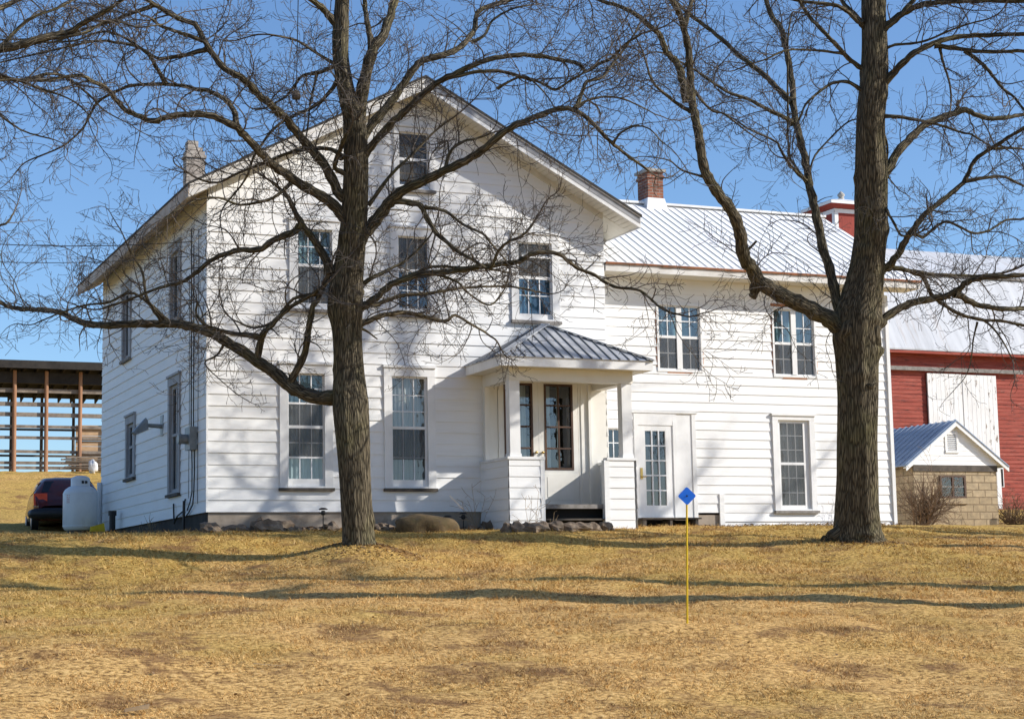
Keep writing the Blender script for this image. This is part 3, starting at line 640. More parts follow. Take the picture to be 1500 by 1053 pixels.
def half_wall(xa, xb, side):
    mb = MB()
    siding(mb, PF, xa, xb - .05, -.46, 1.0, .222, [], .016, joints=0)
    if side < 0: siding(mb, PL, PY, 0, -.46, 1.0, .222, [], .016, joints=0)
    else: siding(mb, PRt, PY, 0, -.46, 1.0, .222, [], .016, joints=0)
    mb.box(xb - .07, xb + .02, PY - .022, PY + .10, -.44, 1.0) if side < 0 else mb.box(xa - .1, xa + .02, PY - .022, PY + .10, -.44, 1.0)
    mb.box(xa, xb, PY + .06, PY + .12, -.4, 1.0)
    if side < 0: mb.box(PX0 + .06, PX0 + .12, PY + .12, -.005, -.4, 1.0)
    else: mb.box(PX1 - .12, PX1 - .06, PY + .12, -.005, -.4, 1.0)
    w_ = mb.build('half_wall', M_white, porch)
    mb = MB(); mb.box(xa - .035, xb + .03, PY - .035, PY + .16, 1.0, 1.055)
    mb.box(PX0 - .035, PX0 + .16, PY + .16, -.01, 1.0, 1.055) if side < 0 else mb.box(PX1 - .16, PX1 + .035, PY + .16, -.01, 1.0, 1.055)
    mb.build('wall_cap', M_trim, w_)
half_wall(PX0, 6.62, -1); half_wall(8.10, PX1, 1)
for xa, xb in ((5.90, 6.13), (8.47, 8.70)):
    mb = MB(); mb.box(xa, xb, PY + .02, PY + .22, 1.055, 2.625); mb.box(xa - .015, xb + .015, PY + .005, PY + .235, 1.055, 1.12); mb.build('column', M_trim, porch)
mb = MB(); mb.box(5.90, 6.0, -.16, -.004, 1.055, 2.62); mb.build('pilaster', M_cream, porch)
mb = MB(); mb.box(5.90, 8.73, PY - .0, PY + .22, 2.62, 2.87); mb.box(5.90, 6.12, PY + .22, -.005, 2.62, 2.868); mb.box(8.51, 8.73, PY + .22, -.005, 2.62, 2.868); mb.build('beam', M_cream, porch)
mb = MB(); RX0, RX1, RY = 5.53, 9.01, -1.9
mb.box(RX0 + .02, RX1 - .02, RY + .02, -.002, 2.87, 2.89); mb.build('porch_ceiling', M_soffit, porch)
mb = MB(); mb.box(RX0, RX1, RY, RY + .025, 2.86, 3.05); mb.box(RX0, RX0 + .025, RY + .025, -.003, 2.86, 3.049); mb.box(RX1 - .025, RX1, RY + .025, -.003, 2.86, 3.049); mb.build('fascia', M_trim, porch)
A = (7.27, -.34, 3.97); B = (7.27, 0, 3.97); e = .03
P0, P1, P2, P3 = (RX0 - e, RY - e, 3.052), (RX1 + e, RY - e, 3.052), (RX1 + e, 0, 3.052), (RX0 - e, 0, 3.052)
mb = MB(); mb.add([P0, P1, A], [(0, 1, 2)]); mb.add([P1, P2, B, A], [(0, 1, 2, 3)]); mb.add([P3, P0, A, B], [(0, 1, 2, 3)]); mb.quad(P0, P1, P2, P3); pr = mb.build('porch_roof', M_roofg, porch)
mb = MB()
def lerp(a, b_, t): return tuple(p + (q - p) * t for p, q in zip(a, b_))
x = RX0 + .12
while x < RX1:                              # seams run straight up the front slope to the hips
    t = (x - RX0) / (A[0] - RX0) if x < A[0] else (RX1 - x) / (RX1 - A[0]); t = min(1, max(0, t))
    p = (x, RY - e, 3.066); q = (x, RY + (A[1] - RY) * t, 3.066 + (A[2] - 3.052) * t)
    if t > .04: mb.beam(p, q, .024, .022)
    x += .215
y = RY + .15
while y < 0:
    t = min(1, (y - RY) / (A[1] - RY))
    mb.beam((RX1 + e, y, 3.066), (RX1 + (A[0] - RX1) * t, y, 3.066 + (A[2] - 3.052) * t), .028, .028); mb.beam((RX0 - e, y, 3.066), (RX0 + (A[0] - RX0) * t, y, 3.066 + (A[2] - 3.052) * t), .028, .028); y += .215
mb.build('roof_seam', M_seam, pr)
mb = MB(); 
for P in (P0, P1): mb.beam(lerp(P, A, .0), A, .17, .022)
mb.v = [(p[0], p[1], p[2] + .02) for p in mb.v]; mb.beam((A[0], A[1], A[2] + .02), (B[0], B[1], B[2] + .02), .2, .03); mb.build('hip_cap', M_roofg, pr)

# ---- fittings on the left side wall
mb = MB(); mb.box(-.17, -.02, .78, 1.22, 1.30, 1.76); bx = mb.build('meter_box', M_steel, house)
mb = MB(); mb.tube([(-.17, 1.0, 1.52), (-.36, 1.0, 1.52)], [.10, .10], 16); mb.tube([(-.30, 1.0, 1.52), (-.34, 1.0, 1.52)], [.115, .115], 16); mb.build('meter_dial', M_steel, bx)
mb = MB()
mb.tube([(-.06, 1.12, 1.76), (-.06, 1.12, 3.4), (-.06, 1.15, 5.9)], [.013] * 3, 8); mb.tube([(-.06, .92, 1.76), (-.06, .92, 3.2), (-.07, .9, 5.5)], [.012] * 3, 8)
mb.tube([(-.05, 1.1, 1.3), (-.06, 1.03, .95), (-.06, 1.03, .45), (-.06, 1.2, .25), (-.05, 1.5, .1)], [.013] * 5, 8); mb.tube([(-.05, .88, 1.3), (-.06, .82, .9), (-.06, .86, .5), (-.06, .95, .2), (-.06, 1.3, .05), (-.06, 1.5, .0)], [.014] * 6, 8)
mb.tube([(-.035, .62, 5.8), (-.035, .63, 3), (-.035, .66, .2)], [.007] * 3, 6); mb.tube([(-.035, 1.42, 5.0), (-.035, 1.40, 2), (-.035, 1.45, .35)], [.006] * 3, 6)
mb.tube([(-.04, 1.7, .35), (-.07, 1.75, .1), (-.07, 2.3, .02), (-.07, 2.6, -.12), (-.05, 2.75, .3)], [.018] * 5, 6)
mb.tube([(-.10, 1.55, .3), (-.12, 1.52, -.5)], [.03, .03], 8)
mb.build('conduit', M_black, house)
mb = MB(); mb.mbox(Ml, 3.95, 4.2, 1.85, 2.3, .015, .03); mb.tube([(-.03, 4.1, 2.06), (-.34, 4.12, 2.08)], [.05, .04], 10)
mb.hexa([(-.34, 4.02, 2.18), (-.34, 4.22, 2.18), (-.62, 4.24, 1.88), (-.62, 4.0, 1.88), (-.38, 4.04, 2.24), (-.38, 4.2, 2.24), (-.66, 4.22, 1.92), (-.66, 4.02, 1.92)]); mb.hexa([(-.33, 4.0, 1.98), (-.33, 4.24, 1.98), (-.60, 4.24, 1.86), (-.60, 4.0, 1.86), (-.34, 4.02, 2.18), (-.34, 4.22, 2.18), (-.62, 4.24, 1.90), (-.62, 4.0, 1.90)])
mb.build('flood_lamp', M_steel, house)
mb = MB(); mb.tube([(-.22, 8.63, -.5), (-.22, 8.63, .36)], [.075, .075], 14); mb.tube([(-.22, 8.63, .30), (-.22, 8.63, .42)], [.10, .10], 14); mb.build('vent_pipe', M_black, house)
mb = MB(); mb.tube([(-.08, 11.15, .02), (-.08, 11.15, 1.25)], [.06, .06], 10); mb.build('downspout', M_trim, house)

# ---------------------------------------------------------------- red barn behind, right
by0, bz1 = 25.0, 7.72
bx0, bx1 = 27.0, 62.0
barn = thing('barn', 'long red weathered barn with grey gambrel roof and white sliding doors, behind the wing', 'barn', (44, 30, 1.0))
def Mb(u, z, o): return (u, by0 - o, z)
mb = MB(); siding(mb, Mb, bx0, bx1, .6, bz1, .165, [(35.9, 39.35, 1.5, 6.72), (39.05, 39.55, 2.1, 2.9)], .02, joints=.9)
mb.quad((bx0, by0, .6), (bx0, 35, .6), (bx0, 35, bz1), (bx0, by0, bz1)); mb.quad((bx1, by0, .6), (bx1, 35, .6), (bx1, 35, bz1), (bx1, by0, bz1)); mb.quad((bx0, 35, .6), (bx1, 35, .6), (bx1, 35, bz1), (bx0, 35, bz1))
for xx in (bx0, bx1): mb.add([(xx, by0, bz1), (xx, 35, bz1), (xx, 33.5, 11.2), (xx, 30, 12.9), (xx, 26.5, 11.2)], [(0, 1, 2, 3, 4)])
mb.build('wall', M_red, barn)
mb = MB()
prof = [(24.5, 7.62), (25.5, 9.75), (26.5, 11.15), (30, 12.9), (33.5, 11.15), (35.5, 7.62)]
prof = [(24.55, 7.62), (26.5, 11.15), (30, 12.9), (33.5, 11.15), (35.45, 7.62)]
for (ya, za), (yb_, zb) in zip(prof[:-1], prof[1:]):
    n_ = 44
    for i in range(n_):
        a = bx0 - .5 + (bx1 - bx0 + 1) * i / n_; c = bx0 - .5 + (bx1 - bx0 + 1) * (i + 1) / n_ - .0; dz = rnd.uniform(0, .018)
        mb.hexa([(a, ya, za), (c, ya, za), (c, yb_, zb), (a, yb_, zb), (a, ya, za + .05 + dz), (c, ya, za + .05 + dz), (c, yb_, zb + .05 + dz), (a, yb_, zb + .05 + dz)])
brf = mb.build('roof', M_galv, barn)
mb = MB(); mb.beam((bx0 - .5, 26.42, 11.17), (bx1 + .5, 26.42, 11.17), .16, .10); mb.build('roof_break', M_sill, brf)
mb = MB(); mb.box(bx0 - .4, bx1 + .4, 24.56, 24.98, 7.50, 7.60); mb.build('eave_board', M_red, barn)
mb = MB(); mb.box(35.9, 37.60, 24.86, 24.93, 1.2, 6.74); 
for i in range(1, 8): mb.box(35.9 + i * .215 - .003, 35.9 + i * .215 + .003, 24.855, 24.86, 1.2, 6.7)
d_ = mb.build('sliding_door', M_bdoor, barn)
mb = MB(); mb.box(37.64, 39.35, 24.85, 24.92, 1.2, 6.72)
for i in range(1, 8): mb.box(37.64 + i * .215 - .003, 37.64 + i * .215 + .003, 24.845, 24.85, 1.2, 6.7)
mb.build('sliding_door', M_bdoor, barn)
mb = MB(); mb.box(31.5, 40.75, 24.78, 24.86, 6.82, 6.98); mb.build('door_rail', M_sill, barn)
mb = MB(); mb.box(39.2, 39.5, 24.9, 25.05, 2.13, 2.85); w_ = mb.build('window', M_dark, barn)
mb = MB()
for (a, b_, c, d) in ((39.1, 39.2, 2.1, 2.9), (39.45, 39.55, 2.1, 2.9), (39.2, 39.45, 2.1, 2.2), (39.2, 39.45, 2.8, 2.9)): mb.box(a, b_, 24.92, 25.02, c, d)
mb.build('frame', M_trim, w_)
# cupola
cx0, cx1, cy0, cy1 = 34.66, 36.5, 29.2, 30.8
mb = MB(); mb.box(cx0, cx1, cy0, cy1, 12.0, 14.5); cu = mb.build('cupola', M_redv, barn)
mb = MB()
for x in (cx0, cx1 - .16): mb.box(x - .012, x + .172, cy0 - .03, cy0 - .001, 12.2, 14.3)
mb.box(cx0 - .012, cx1 + .012, cy0 - .032, cy0 - .002, 14.22, 14.4); mb.box(cx0 - .03, cx0 - .001, cy0 + .001, cy1, 14.22, 14.4); mb.box(cx0 - .03, cx0 - .001, cy0 - .02, cy0 + .16, 12.2, 14.22)
mb.build('corner_trim', M_trim, cu)
mb = MB(); e = .42
q = [(cx0 - e, cy0 - e), (cx1 + e, cy0 - e), (cx1 + e, cy1 + e), (cx0 - e, cy1 + e)]; ap = ((cx0 + cx1) / 2, 30, 15.05)
mb.hexa([(x, y, 14.55) for x, y in q] + [(x, y, 14.68) for x, y in q]); mb.add([(x, y, 14.69) for x, y in q] + [ap], [(0, 1, 4), (1, 2, 4), (2, 3, 4), (3, 0, 4)])
mb.hexa([(x, y, 14.42) for x, y in [(cx0 - .1, cy0 - .1), (cx1 + .1, cy0 - .1), (cx1 + .1, cy1 + .1), (cx0 - .1, cy1 + .1)]] + [(x, y, 14.55) for x, y in q], 1)
mb.build('cupola_roof', [M_roofw, M_redv], cu)
mb = MB(); mb.lathe((ap[0], 30, 14.98), [(.12, 0), (.14, .1), (.09, .14), (.16, .2), (.16, .27), (.05, .38), (0, .42)], 14); mb.build('finial', M_conc, cu, True)

# ---------------------------------------------------------------- block pump house
sh = thing('pump_house', 'small tan concrete block shed with white gable and metal roof tinted by the sky', 'shed', (21.9, 7.2, -.4))
sx0, sx1, sy0, sy1, sz = 20.5, 23.26, 5.0, 9.4, 1.46
sax, saz = 21.88, 2.66; ssl = (saz - 1.44) / (sax - 20.2)
mb = MB(); mb.box(sx0, sx1, sy0, sy1, -.9, sz); mb.build('wall', M_block, sh)
mb = MB(); mb.box(sx0 - .015, sx1 + .015, sy0 - .03, sy0 - .001, 1.30, 1.47); mb.build('wall_plate', M_barnwood, sh)
def Msh(u, z, o): return (u, sy0 - .012 - o, z)
mb = MB(); siding(mb, Msh, lambda z: sax - (saz - .06 - z) / ssl, lambda z: sax + (saz - .06 - z) / ssl, 1.47, saz - .1, .13, [(21.6, 21.97, 1.86, 2.34)], .01, joints=0); mb.build('gable', M_white, sh)
mb = MB()
def srz(x): return saz - ssl * abs(x - sax)
for xa, xb in ((20.18, sax), (sax, 23.58)):
    mb.hexa([(xa, 4.83, srz(xa)), (xb, 4.83, srz(xb)), (xb, 9.6, srz(xb)), (xa, 9.6, srz(xa)), (xa, 4.83, srz(xa) + .03), (xb, 4.83, srz(xb) + .03), (xb, 9.6, srz(xb) + .03), (xa, 9.6, srz(xa) + .03)])
srf = mb.build('roof', M_skymetal, sh)
mb = MB(); y = 4.90
while y < 9.6:
    mb.beam((20.18, y, srz(20.18) + .045), (sax, y, saz + .045), .03, .03); mb.beam((sax, y, saz + .045), (23.58, y, srz(23.58) + .045), .03, .03); y += .28
mb.build('roof_rib', M_skymetal, srf)
mb = MB()
for xa, xb in ((20.18, sax), (sax, 23.58)):
    mb.hexa([(xa, 4.85, srz(xa) - .13), (xb, 4.85, srz(xb) - .13), (xb, 4.88, srz(xb) - .13), (xa, 4.88, srz(xa) - .13), (xa, 4.85, srz(xa) - .002), (xb, 4.85, srz(xb) - .002), (xb, 4.88, srz(xb) - .002), (xa, 4.88, srz(xa) - .002)])
mb.build('rake_board', M_trim, srf)
mb = MB()
for xa, xb in ((20.18, sax), (sax, 23.58)):
    mb.hexa([(xa, 4.88, srz(xa) - .06), (xb, 4.88, srz(xb) - .06), (xb, 5.0, srz(xb) - .06), (xa, 5.0, srz(xa) - .06), (xa, 4.88, srz(xa) - .04), (xb, 4.88, srz(xb) - .04), (xb, 5.0, srz(xb) - .04), (xa, 5.0, srz(xa) - .04)])
mb.build('soffit', M_soffit, srf)
mb = MB(); mb.mbox(Msh, 21.56, 21.63, 1.83, 2.37, -.02, .03); mb.mbox(Msh, 21.94, 22.01, 1.83, 2.37, -.02, .03); mb.mbox(Msh, 21.63, 21.94, 2.30, 2.37, -.02, .03); mb.mbox(Msh, 21.56, 22.01, 1.80, 1.86, -.02, .045)
lv = mb.build('gable_vent', M_trim, sh)
mb = MB()
for i in range(8):
    z = 1.88 + i * .053; mb.hexa([Msh(21.63, z, .02), Msh(21.94, z, .02), Msh(21.94, z + .035, -.02), Msh(21.63, z + .035, -.02), Msh(21.63, z + .01, .022), Msh(21.94, z + .01, .022), Msh(21.94, z + .045, -.018), Msh(21.63, z + .045, -.018)])
mb.build('louvre', M_trim, lv)
def Ms(u, z, o): return (u, sy0 - o, z)
mb = MB(); mb.mbox(Ms, 21.35, 22.17, .60, 1.17, .0, .006); wn = mb.build('window', M_dark, sh)
mb = MB()
for (a, b_, c, d) in ((21.33, 21.39, .58, 1.19), (22.13, 22.19, .58, 1.19), (21.39, 22.13, 1.14, 1.19), (21.39, 22.13, .58, .63), (21.73, 21.79, .63, 1.14)): mb.mbox(Ms, a, b_, c, d, .004, .04)
mb.build('frame', M_frame_br, wn)
mb = MB(); mb.mbox(Ms, 21.39, 22.13, .87, .90, .012, .03); mb.build('muntin', M_sill, wn)
mb = MB(); mb.quad(Ms(21.39, .63, .012), Ms(22.13, .63, .012), Ms(22.13, 1.14, .012), Ms(21.39, 1.14, .012)); mb.build('pane', M_glass, wn)
mb = MB(); mb.mbox(Ms, 21.29, 22.23, .42, .575, .0, .05); mb.build('sill', M_block, wn)

# ---------------------------------------------------------------- open pole barn on the hill, left
cr = thing('pole_barn', 'open sided pole barn of posts and rails on the hill behind the propane tank', 'barn', (2, 39.5, 3.3))
px_ = [-3.7, -2.4, -1.1, .15, 1.42, 2.66, 3.98, 5.3, 6.6]
for x in px_:
    mb = MB(); mb.tube([(x, 38, G(x, 38) - .3), (x + rnd.uniform(-.04, .04), 38, 7.35)], [.085, .075], 10); p_ = mb.build('post', M_rustpost, cr)
for x in px_:
    mb = MB(); mb.tube([(x + .35, 41.6, G(x, 41.6) - .3), (x + .35, 41.6, 6.9)], [.07, .06], 8); mb.build('post', M_barnwood, cr)
for z in (6.55, 6.0, 5.6, 5.12, 4.66, 4.12, 3.66, 3.45):
    mb = MB(); mb.beam((-4.2, 38.14, z + rnd.uniform(-.03, .03)), (7.2, 38.14, z + rnd.uniform(-.03, .03)), .05, .12 if z < 5.2 else .17); mb.build('rail', M_railwood, cr)
for z in (5.3, 4.2):
    mb = MB(); mb.beam((-4.2, 41.5, z), (7.2, 41.5, z), .05, .09); mb.build('rail', M_barnwood, cr)
mb = MB(); mb.hexa([(-4.6, 37.4, 7.62), (7.6, 37.4, 7.62), (7.6, 42.6, 6.75), (-4.6, 42.6, 6.75), (-4.6, 37.4, 7.70), (7.6, 37.4, 7.70), (7.6, 42.6, 6.83), (-4.6, 42.6, 6.83)])
for i in range(24): x = -4.5 + i * .52; mb.beam((x, 37.45, 7.50), (x, 42.5, 6.65), .06, .2)
mb.box(-4.6, 7.6, 37.38, 37.44, 7.38, 7.68); mb.box(-4.3, 7.3, 38.0, 38.3, 6.85, 7.3); mb.build('roof', M_dkroof, cr)
mb = MB()
for i in range(9): mb.box(3.85 + .02, 7.0, 38.22, 38.27, 3.3 + i * .215, 3.3 + i * .215 + .2)
mb.build('board_panel', M_ply, cr)
mb = MB()
for i in range(7): mb.beam((3.3 + rnd.uniform(-.2, .2), 37.5 - .05 * i, G(4, 37.5) + .1 + i * .07), (6.4 + rnd.uniform(-.3, .3), 37.6 - .05 * i, G(4, 37.5) + .12 + i * .07 + rnd.uniform(0, .1)), .2, .05)
mb.build('stacked_lumber', M_railwood, cr)
bag = MB()
def blob(mb, c, r, R, seg=10, rough_=.2, flatz=1.0, mi=None):
    n1, n2 = seg, max(6, seg // 2 + 2); ph = [R.uniform(0, 6.28) for _ in range(6)]
    o = len(mb.v)
    for i in range(n2 + 1):
        th = math.pi * i / n2
        for j in range(n1):
            a = 2 * math.pi * j / n1
            d = Vector((math.sin(th) * math.cos(a), math.sin(th) * math.sin(a), math.cos(th)))
            k = 1 + rough_ * (math.sin(3 * d.x + ph[0]) * math.sin(2.5 * d.y + ph[1]) + .7 * math.sin(5 * d.y + ph[2]) * math.cos(4 * d.z + ph[3]) + .5 * math.sin(7 * d.x + ph[4] + 3 * d.z))
            mb.v.append((c[0] + d.x * r[0] * k, c[1] + d.y * r[1] * k, c[2] + d.z * r[2] * k))
    for i in range(n2):
        for j in range(n1):
            j2 = (j + 1) % n1; mb.f.append((o + i * n1 + j, o + (i + 1) * n1 + j, o + (i + 1) * n1 + j2, o + i * n1 + j2)); mb.m.append(mb.mi if mi is None else mi)
for (bx_, lab) in ((4.25, 'white plastic sack lying before the pole barn, directly above the tank'), (5.1, 'white plastic sack beside the house corner before the pole barn')):
    mb = MB(); c = (bx_, 36.4, G(bx_, 36.4) + .22); blob(mb, c, (.20 if bx_ < 5 else .2, .2, .26 if bx_ < 5 else .22), rnd, 14, .25)
    solo('sack', mb, M_trim, lab, 'sack', (bx_, 36.4, G(bx_, 36.4)), smooth=True)

# ---------------------------------------------------------------- propane tank, wedge, car
tx, ty = -.66, 10.55; tz0 = G(tx, ty)
tank = thing('propane_tank', 'upright white propane tank with valve collar beside the house rear corner', 'tank', (tx, ty, tz0))
mb = MB(); r = .425
prof = [(.0, .06), (.30, .06), (.38, .09), (r, .17), (r, .98), (r - .01, 1.02), (r - .05, 1.09), (r - .13, 1.15), (.22, 1.185), (0, 1.20)]
mb.lathe((tx, ty, tz0), prof, 40); mb.build('tank_shell', M_tank, tank, True)
mb = MB(); mb.lathe((tx, ty, tz0), [(.33, -.1), (.33, .10), (.30, .10), (.30, -.1)], 32); mb.build('foot_ring', M_black, tank)
mb = MB(); mb.lathe((tx, ty, tz0), [(r + .001, .965), (r + .004, .975), (r + .004, .985), (r + .001, .995)], 40); mb.lathe((tx, ty, tz0), [(r + .001, .165), (r + .004, .175), (r + .004, .185), (r + .001, .195)], 40); mb.build('weld_seam', M_tank, tank, True)
mb = MB(); mb.lathe((tx, ty, tz0), [(.235, 1.16), (.235, 1.36), (.20, 1.40), (.12, 1.435), (0, 1.44)], 32); mb.build('valve_collar', M_tank, tank, True)
mb = MB()
for a in (-1.62, -1.25):
    mb.tube([(tx + .2385 * math.cos(t_), ty + .2385 * math.sin(t_), tz0 + 1.27) for t_ in (a, a + .07, a + .14, a + .21)], [.035] * 4, 6)
mb.build('collar_opening', M_black, tank)
mb = MB()
for i in range(5):
    a = -2.95 + rnd.uniform(0, .02); mb.box(0, 0, 0, 0, 0, 0)
    for j in range(4):
        aa = -2.62 + j * .06
        if rnd.random() < .75: mb.quad(*[(tx + (r + .003) * math.cos(q_), ty + (r + .003) * math.sin(q_), tz0 + .93 - i * .045 + dz) for q_, dz in ((aa, 0), (aa + .045, 0), (aa + .045, .018), (aa, .018))])
mb.build('warning_sticker', flat('sticker_red', (.55, .22, .2)), tank)
mb = MB(); wx, wy = -.33, 9.95; wz0 = G(wx, wy) + .07
mb.hexa([(wx - .18, wy - .1, wz0 - .02), (wx + .17, wy - .1, wz0 - .02), (wx + .17, wy + .1, wz0 - .02), (wx - .18, wy + .1, wz0 - .02), (wx - .17, wy - .1, wz0 + .10), (wx + .14, wy - .1, wz0 + .19), (wx + .14, wy + .1, wz0 + .19), (wx - .17, wy + .1, wz0 + .10)])
mb.box(wx - .1, wx + .09, wy - .115, wy - .1, wz0 + .02, wz0 + .08)
solo('wheel_chock', mb, M_yellow, 'yellow wedge block on the ground at the foot of the propane tank', 'wedge', (wx, wy, wz0))
# car, seen from behind
cxm, cy_, czb = -.30, 13.6, G(-.6, 14.5) - .02
car = thing('parked_car', 'dark maroon hatchback parked behind the propane tank, seen from its rear', 'car', (cxm, cy_ + 2, czb))
st = [  # y, bottom, bumper/waist half width, belt z, belt half w, roof z, roof half w
    (-.02, .34, .72, .60, .74, .62, .70), (.08, .26, .84, .88, .83, .90, .74), (.16, .24, .86, .93, .86, 1.02, .70), (.42, .22, .88, .95, .86, 1.30, .62), (.75, .22, .88, .95, .86, 1.40, .60),
    (1.6, .22, .89, .94, .87, 1.45, .60), (2.5, .22, .89, .92, .86, 1.42, .59), (3.1, .22, .89, .90, .85, 1.15, .66), (3.5, .22, .88, .88, .83, .95, .78), (4.1, .26, .84, .80, .78, .84, .70), (4.3, .34, .70, .62, .66, .66, .6)]
mb = MB(); ring = []
for (y, zb, wl, zbelt, wb, zr, wr) in st:
    half = [(wl * .72, zb), (wl * .97, zb + .10), (wl, (zb + zbelt) / 2), (wb, zbelt), ((wb + wr) / 2 + .02, (zbelt + zr) / 2), (wr, zr - .05), (wr * .86, zr), (wr * .4, zr + .02)]
    pts = half + [(-x, z) for x, z in reversed(half)]
    ring.append([(cxm + x, cy_ + y, czb + z) for x, z in pts])
nn = len(ring[0]); mb.v = [p for r_ in ring for p in r_]
for i in range(len(ring) - 1):
    for j in range(nn): j2 = (j + 1) % nn; mb.f.append((i * nn + j, i * nn + j2, (i + 1) * nn + j2, (i + 1) * nn + j)); mb.m.append(0)
mb.f.append(tuple(range(nn))); mb.m.append(0); mb.f.append(tuple((len(ring) - 1) * nn + j for j in range(nn))); mb.m.append(0)
mb.build('body', M_carpaint, car, True)
def cp(x, y, z): return (cxm + x, cy_ + y, czb + z)
mb = MB(); mb.quad(cp(-.66, .135, 1.0), cp(.66, .135, 1.0), cp(.57, .40, 1.29), cp(-.57, .40, 1.29)); mb.hexa([cp(-.67, .14, .99), cp(.67, .14, .99), cp(.67, .2, .99), cp(-.67, .2, .99), cp(-.575, .405, 1.30), cp(.575, .405, 1.30), cp(.575, .45, 1.30), cp(-.575, .45, 1.30)]); mb.build('rear_window', M_carglass, car)
for s_ in (-1, 1):
    mb = MB(); mb.quad(cp(s_ * .865, .5, .98), cp(s_ * .875, 2.9, .96), cp(s_ * .65, 2.6, 1.36), cp(s_ * .66, .75, 1.33)); mb.build('side_window', M_carglass, car)
    mb = MB(); x0_, x1_ = (s_ * .865, s_ * .52); mb.hexa([cp(x0_, .06, .64), cp(x1_, .01, .64), cp(x1_, .2, .64), cp(x0_ + s_ * .012, .3, .64), cp(x0_ + s_ * .005, .10, .96), cp(x1_, .05, .96), cp(x1_, .25, .96), cp(x0_ + s_ * .012, .34, .96)]); mb.build('tail_light', M_lamp, car)
mb = MB(); mb.tube([cp(-.90, .25, .42), cp(-.84, -.02, .42), cp(-.6, -.10, .42), cp(.6, -.10, .42), cp(.84, -.02, .42), cp(.90, .25, .42)], [.12, .14, .15, .15, .14, .12], 10); mb.build('bumper', M_black, car, True)
mb = MB(); mb.hexa([cp(-.26, .045, .66), cp(.26, .045, .66), cp(.26, .09, .66), cp(-.26, .09, .66), cp(-.26, .06, .79), cp(.26, .06, .79), cp(.26, .1, .79), cp(-.26, .1, .79)]); mb.build('number_plate', M_chrome, car)
for s_ in (-1, 1):
    for y in (.85, 3.35):
        mb = MB(); mb.tube([cp(s_ * .70, y, .30), cp(s_ * .88, y, .30)], [.31, .31], 24); wh = mb.build('wheel', M_black, car)
        mb = MB(); mb.tube([cp(s_ * .87, y, .30), cp(s_ * .895, y, .30)], [.19, .17], 16); mb.build('rim', M_chrome, wh)

car.rotation_euler = (0, 0, math.radians(-5))
# ---------------------------------------------------------------- trees
def catmull(P, sub):
    P = [np.array(p, float) for p in P]; Q = []
    for i in range(len(P) - 1):
        a = P[max(i - 1, 0)]; b_ = P[i]; c = P[i + 1]; d = P[min(i + 2, len(P) - 1)]
        for k in range(sub):
            t = k / sub; Q.append(.5 * ((2 * b_) + (-a + c) * t + (2 * a - 5 * b_ + 4 * c - d) * t * t + (-a + 3 * b_ - 3 * c + d) * t ** 3))
    Q.append(P[-1]); return Q
def bark_tube(mb, pts, rad, n, R, flute=.0):
    if mb.att is None: mb.att = []
    P = [Vector(p) for p in pts]; k = len(P); o = len(mb.v); ref = None; s = R.uniform(0, 50); ph = [R.uniform(0, 6.28) for _ in range(4)]
    knots = [(R.uniform(0, k), R.uniform(0, 6.28), R.uniform(.06, .17), R.uniform(.8, 2.2), R.uniform(.25, .55)) for _ in range(int(k / 5) if n > 30 else 0)]
    for i in range(k):
        t = (P[min(i + 1, k - 1)] - P[max(i - 1, 0)]); t = t.normalized() if t.length > 1e-9 else Vector((0, 0, 1))
        if ref is None:
            ref = Vector((1, 0, 0)) if abs(t.z) > .7 else Vector((0, 0, 1)); ref = (ref - t * ref.dot(t)).normalized()
        else:
            q = ref - t * ref.dot(t); ref = q.normalized() if q.length > 1e-6 else ref
            s += (P[i] - P[i - 1]).length
        bn = t.cross(ref)
        for j in range(n):
            a = 2 * math.pi * j / n
            fl = 1 + flute * (math.sin(3 * a + ph[0] + .5 * s) + .7 * math.sin(5 * a + ph[1] - .8 * s) + .5 * math.sin(9 * a + ph[2] + 1.1 * s) + .35 * math.sin(13 * a + ph[3] - 2 * s))
            for (ki, ka, kh, kw, kaw) in knots:
                da = (a - ka + math.pi) % (2 * math.pi) - math.pi; fl += kh * math.exp(-((i - ki) / kw) ** 2 - (da / kaw) ** 2)
            rr = rad[i] * fl; p = P[i] + (ref * math.cos(a) + bn * math.sin(a)) * rr
            mb.v.append((p.x, p.y, p.z)); mb.att.append((math.cos(a) * rad[i], math.sin(a) * rad[i], s * .11))
    for i in range(k - 1):
        for j in range(n):
            j2 = (j + 1) % n; mb.f.append((o + i * n + j, o + i * n + j2, o + (i + 1) * n + j2, o + (i + 1) * n + j)); mb.m.append(0)
    mb.f.append(tuple(o + (k - 1) * n + j for j in range(n))); mb.m.append(0)
def rvec(R): 
    while True:
        v = Vector((R.uniform(-1, 1), R.uniform(-1, 1), R.uniform(-1, 1)))
        if .05 < v.length < 1: return v.normalized()
def side_dir(d, R, lo=35, hi=70):
    p = rvec(R); p = (p - d * p.dot(d))
    p = p.normalized() if p.length > 1e-4 else Vector((0, 0, 1))
    a = math.radians(R.uniform(lo, hi)); return (d * math.cos(a) + p * math.sin(a)).normalized()
RMIN = .0040
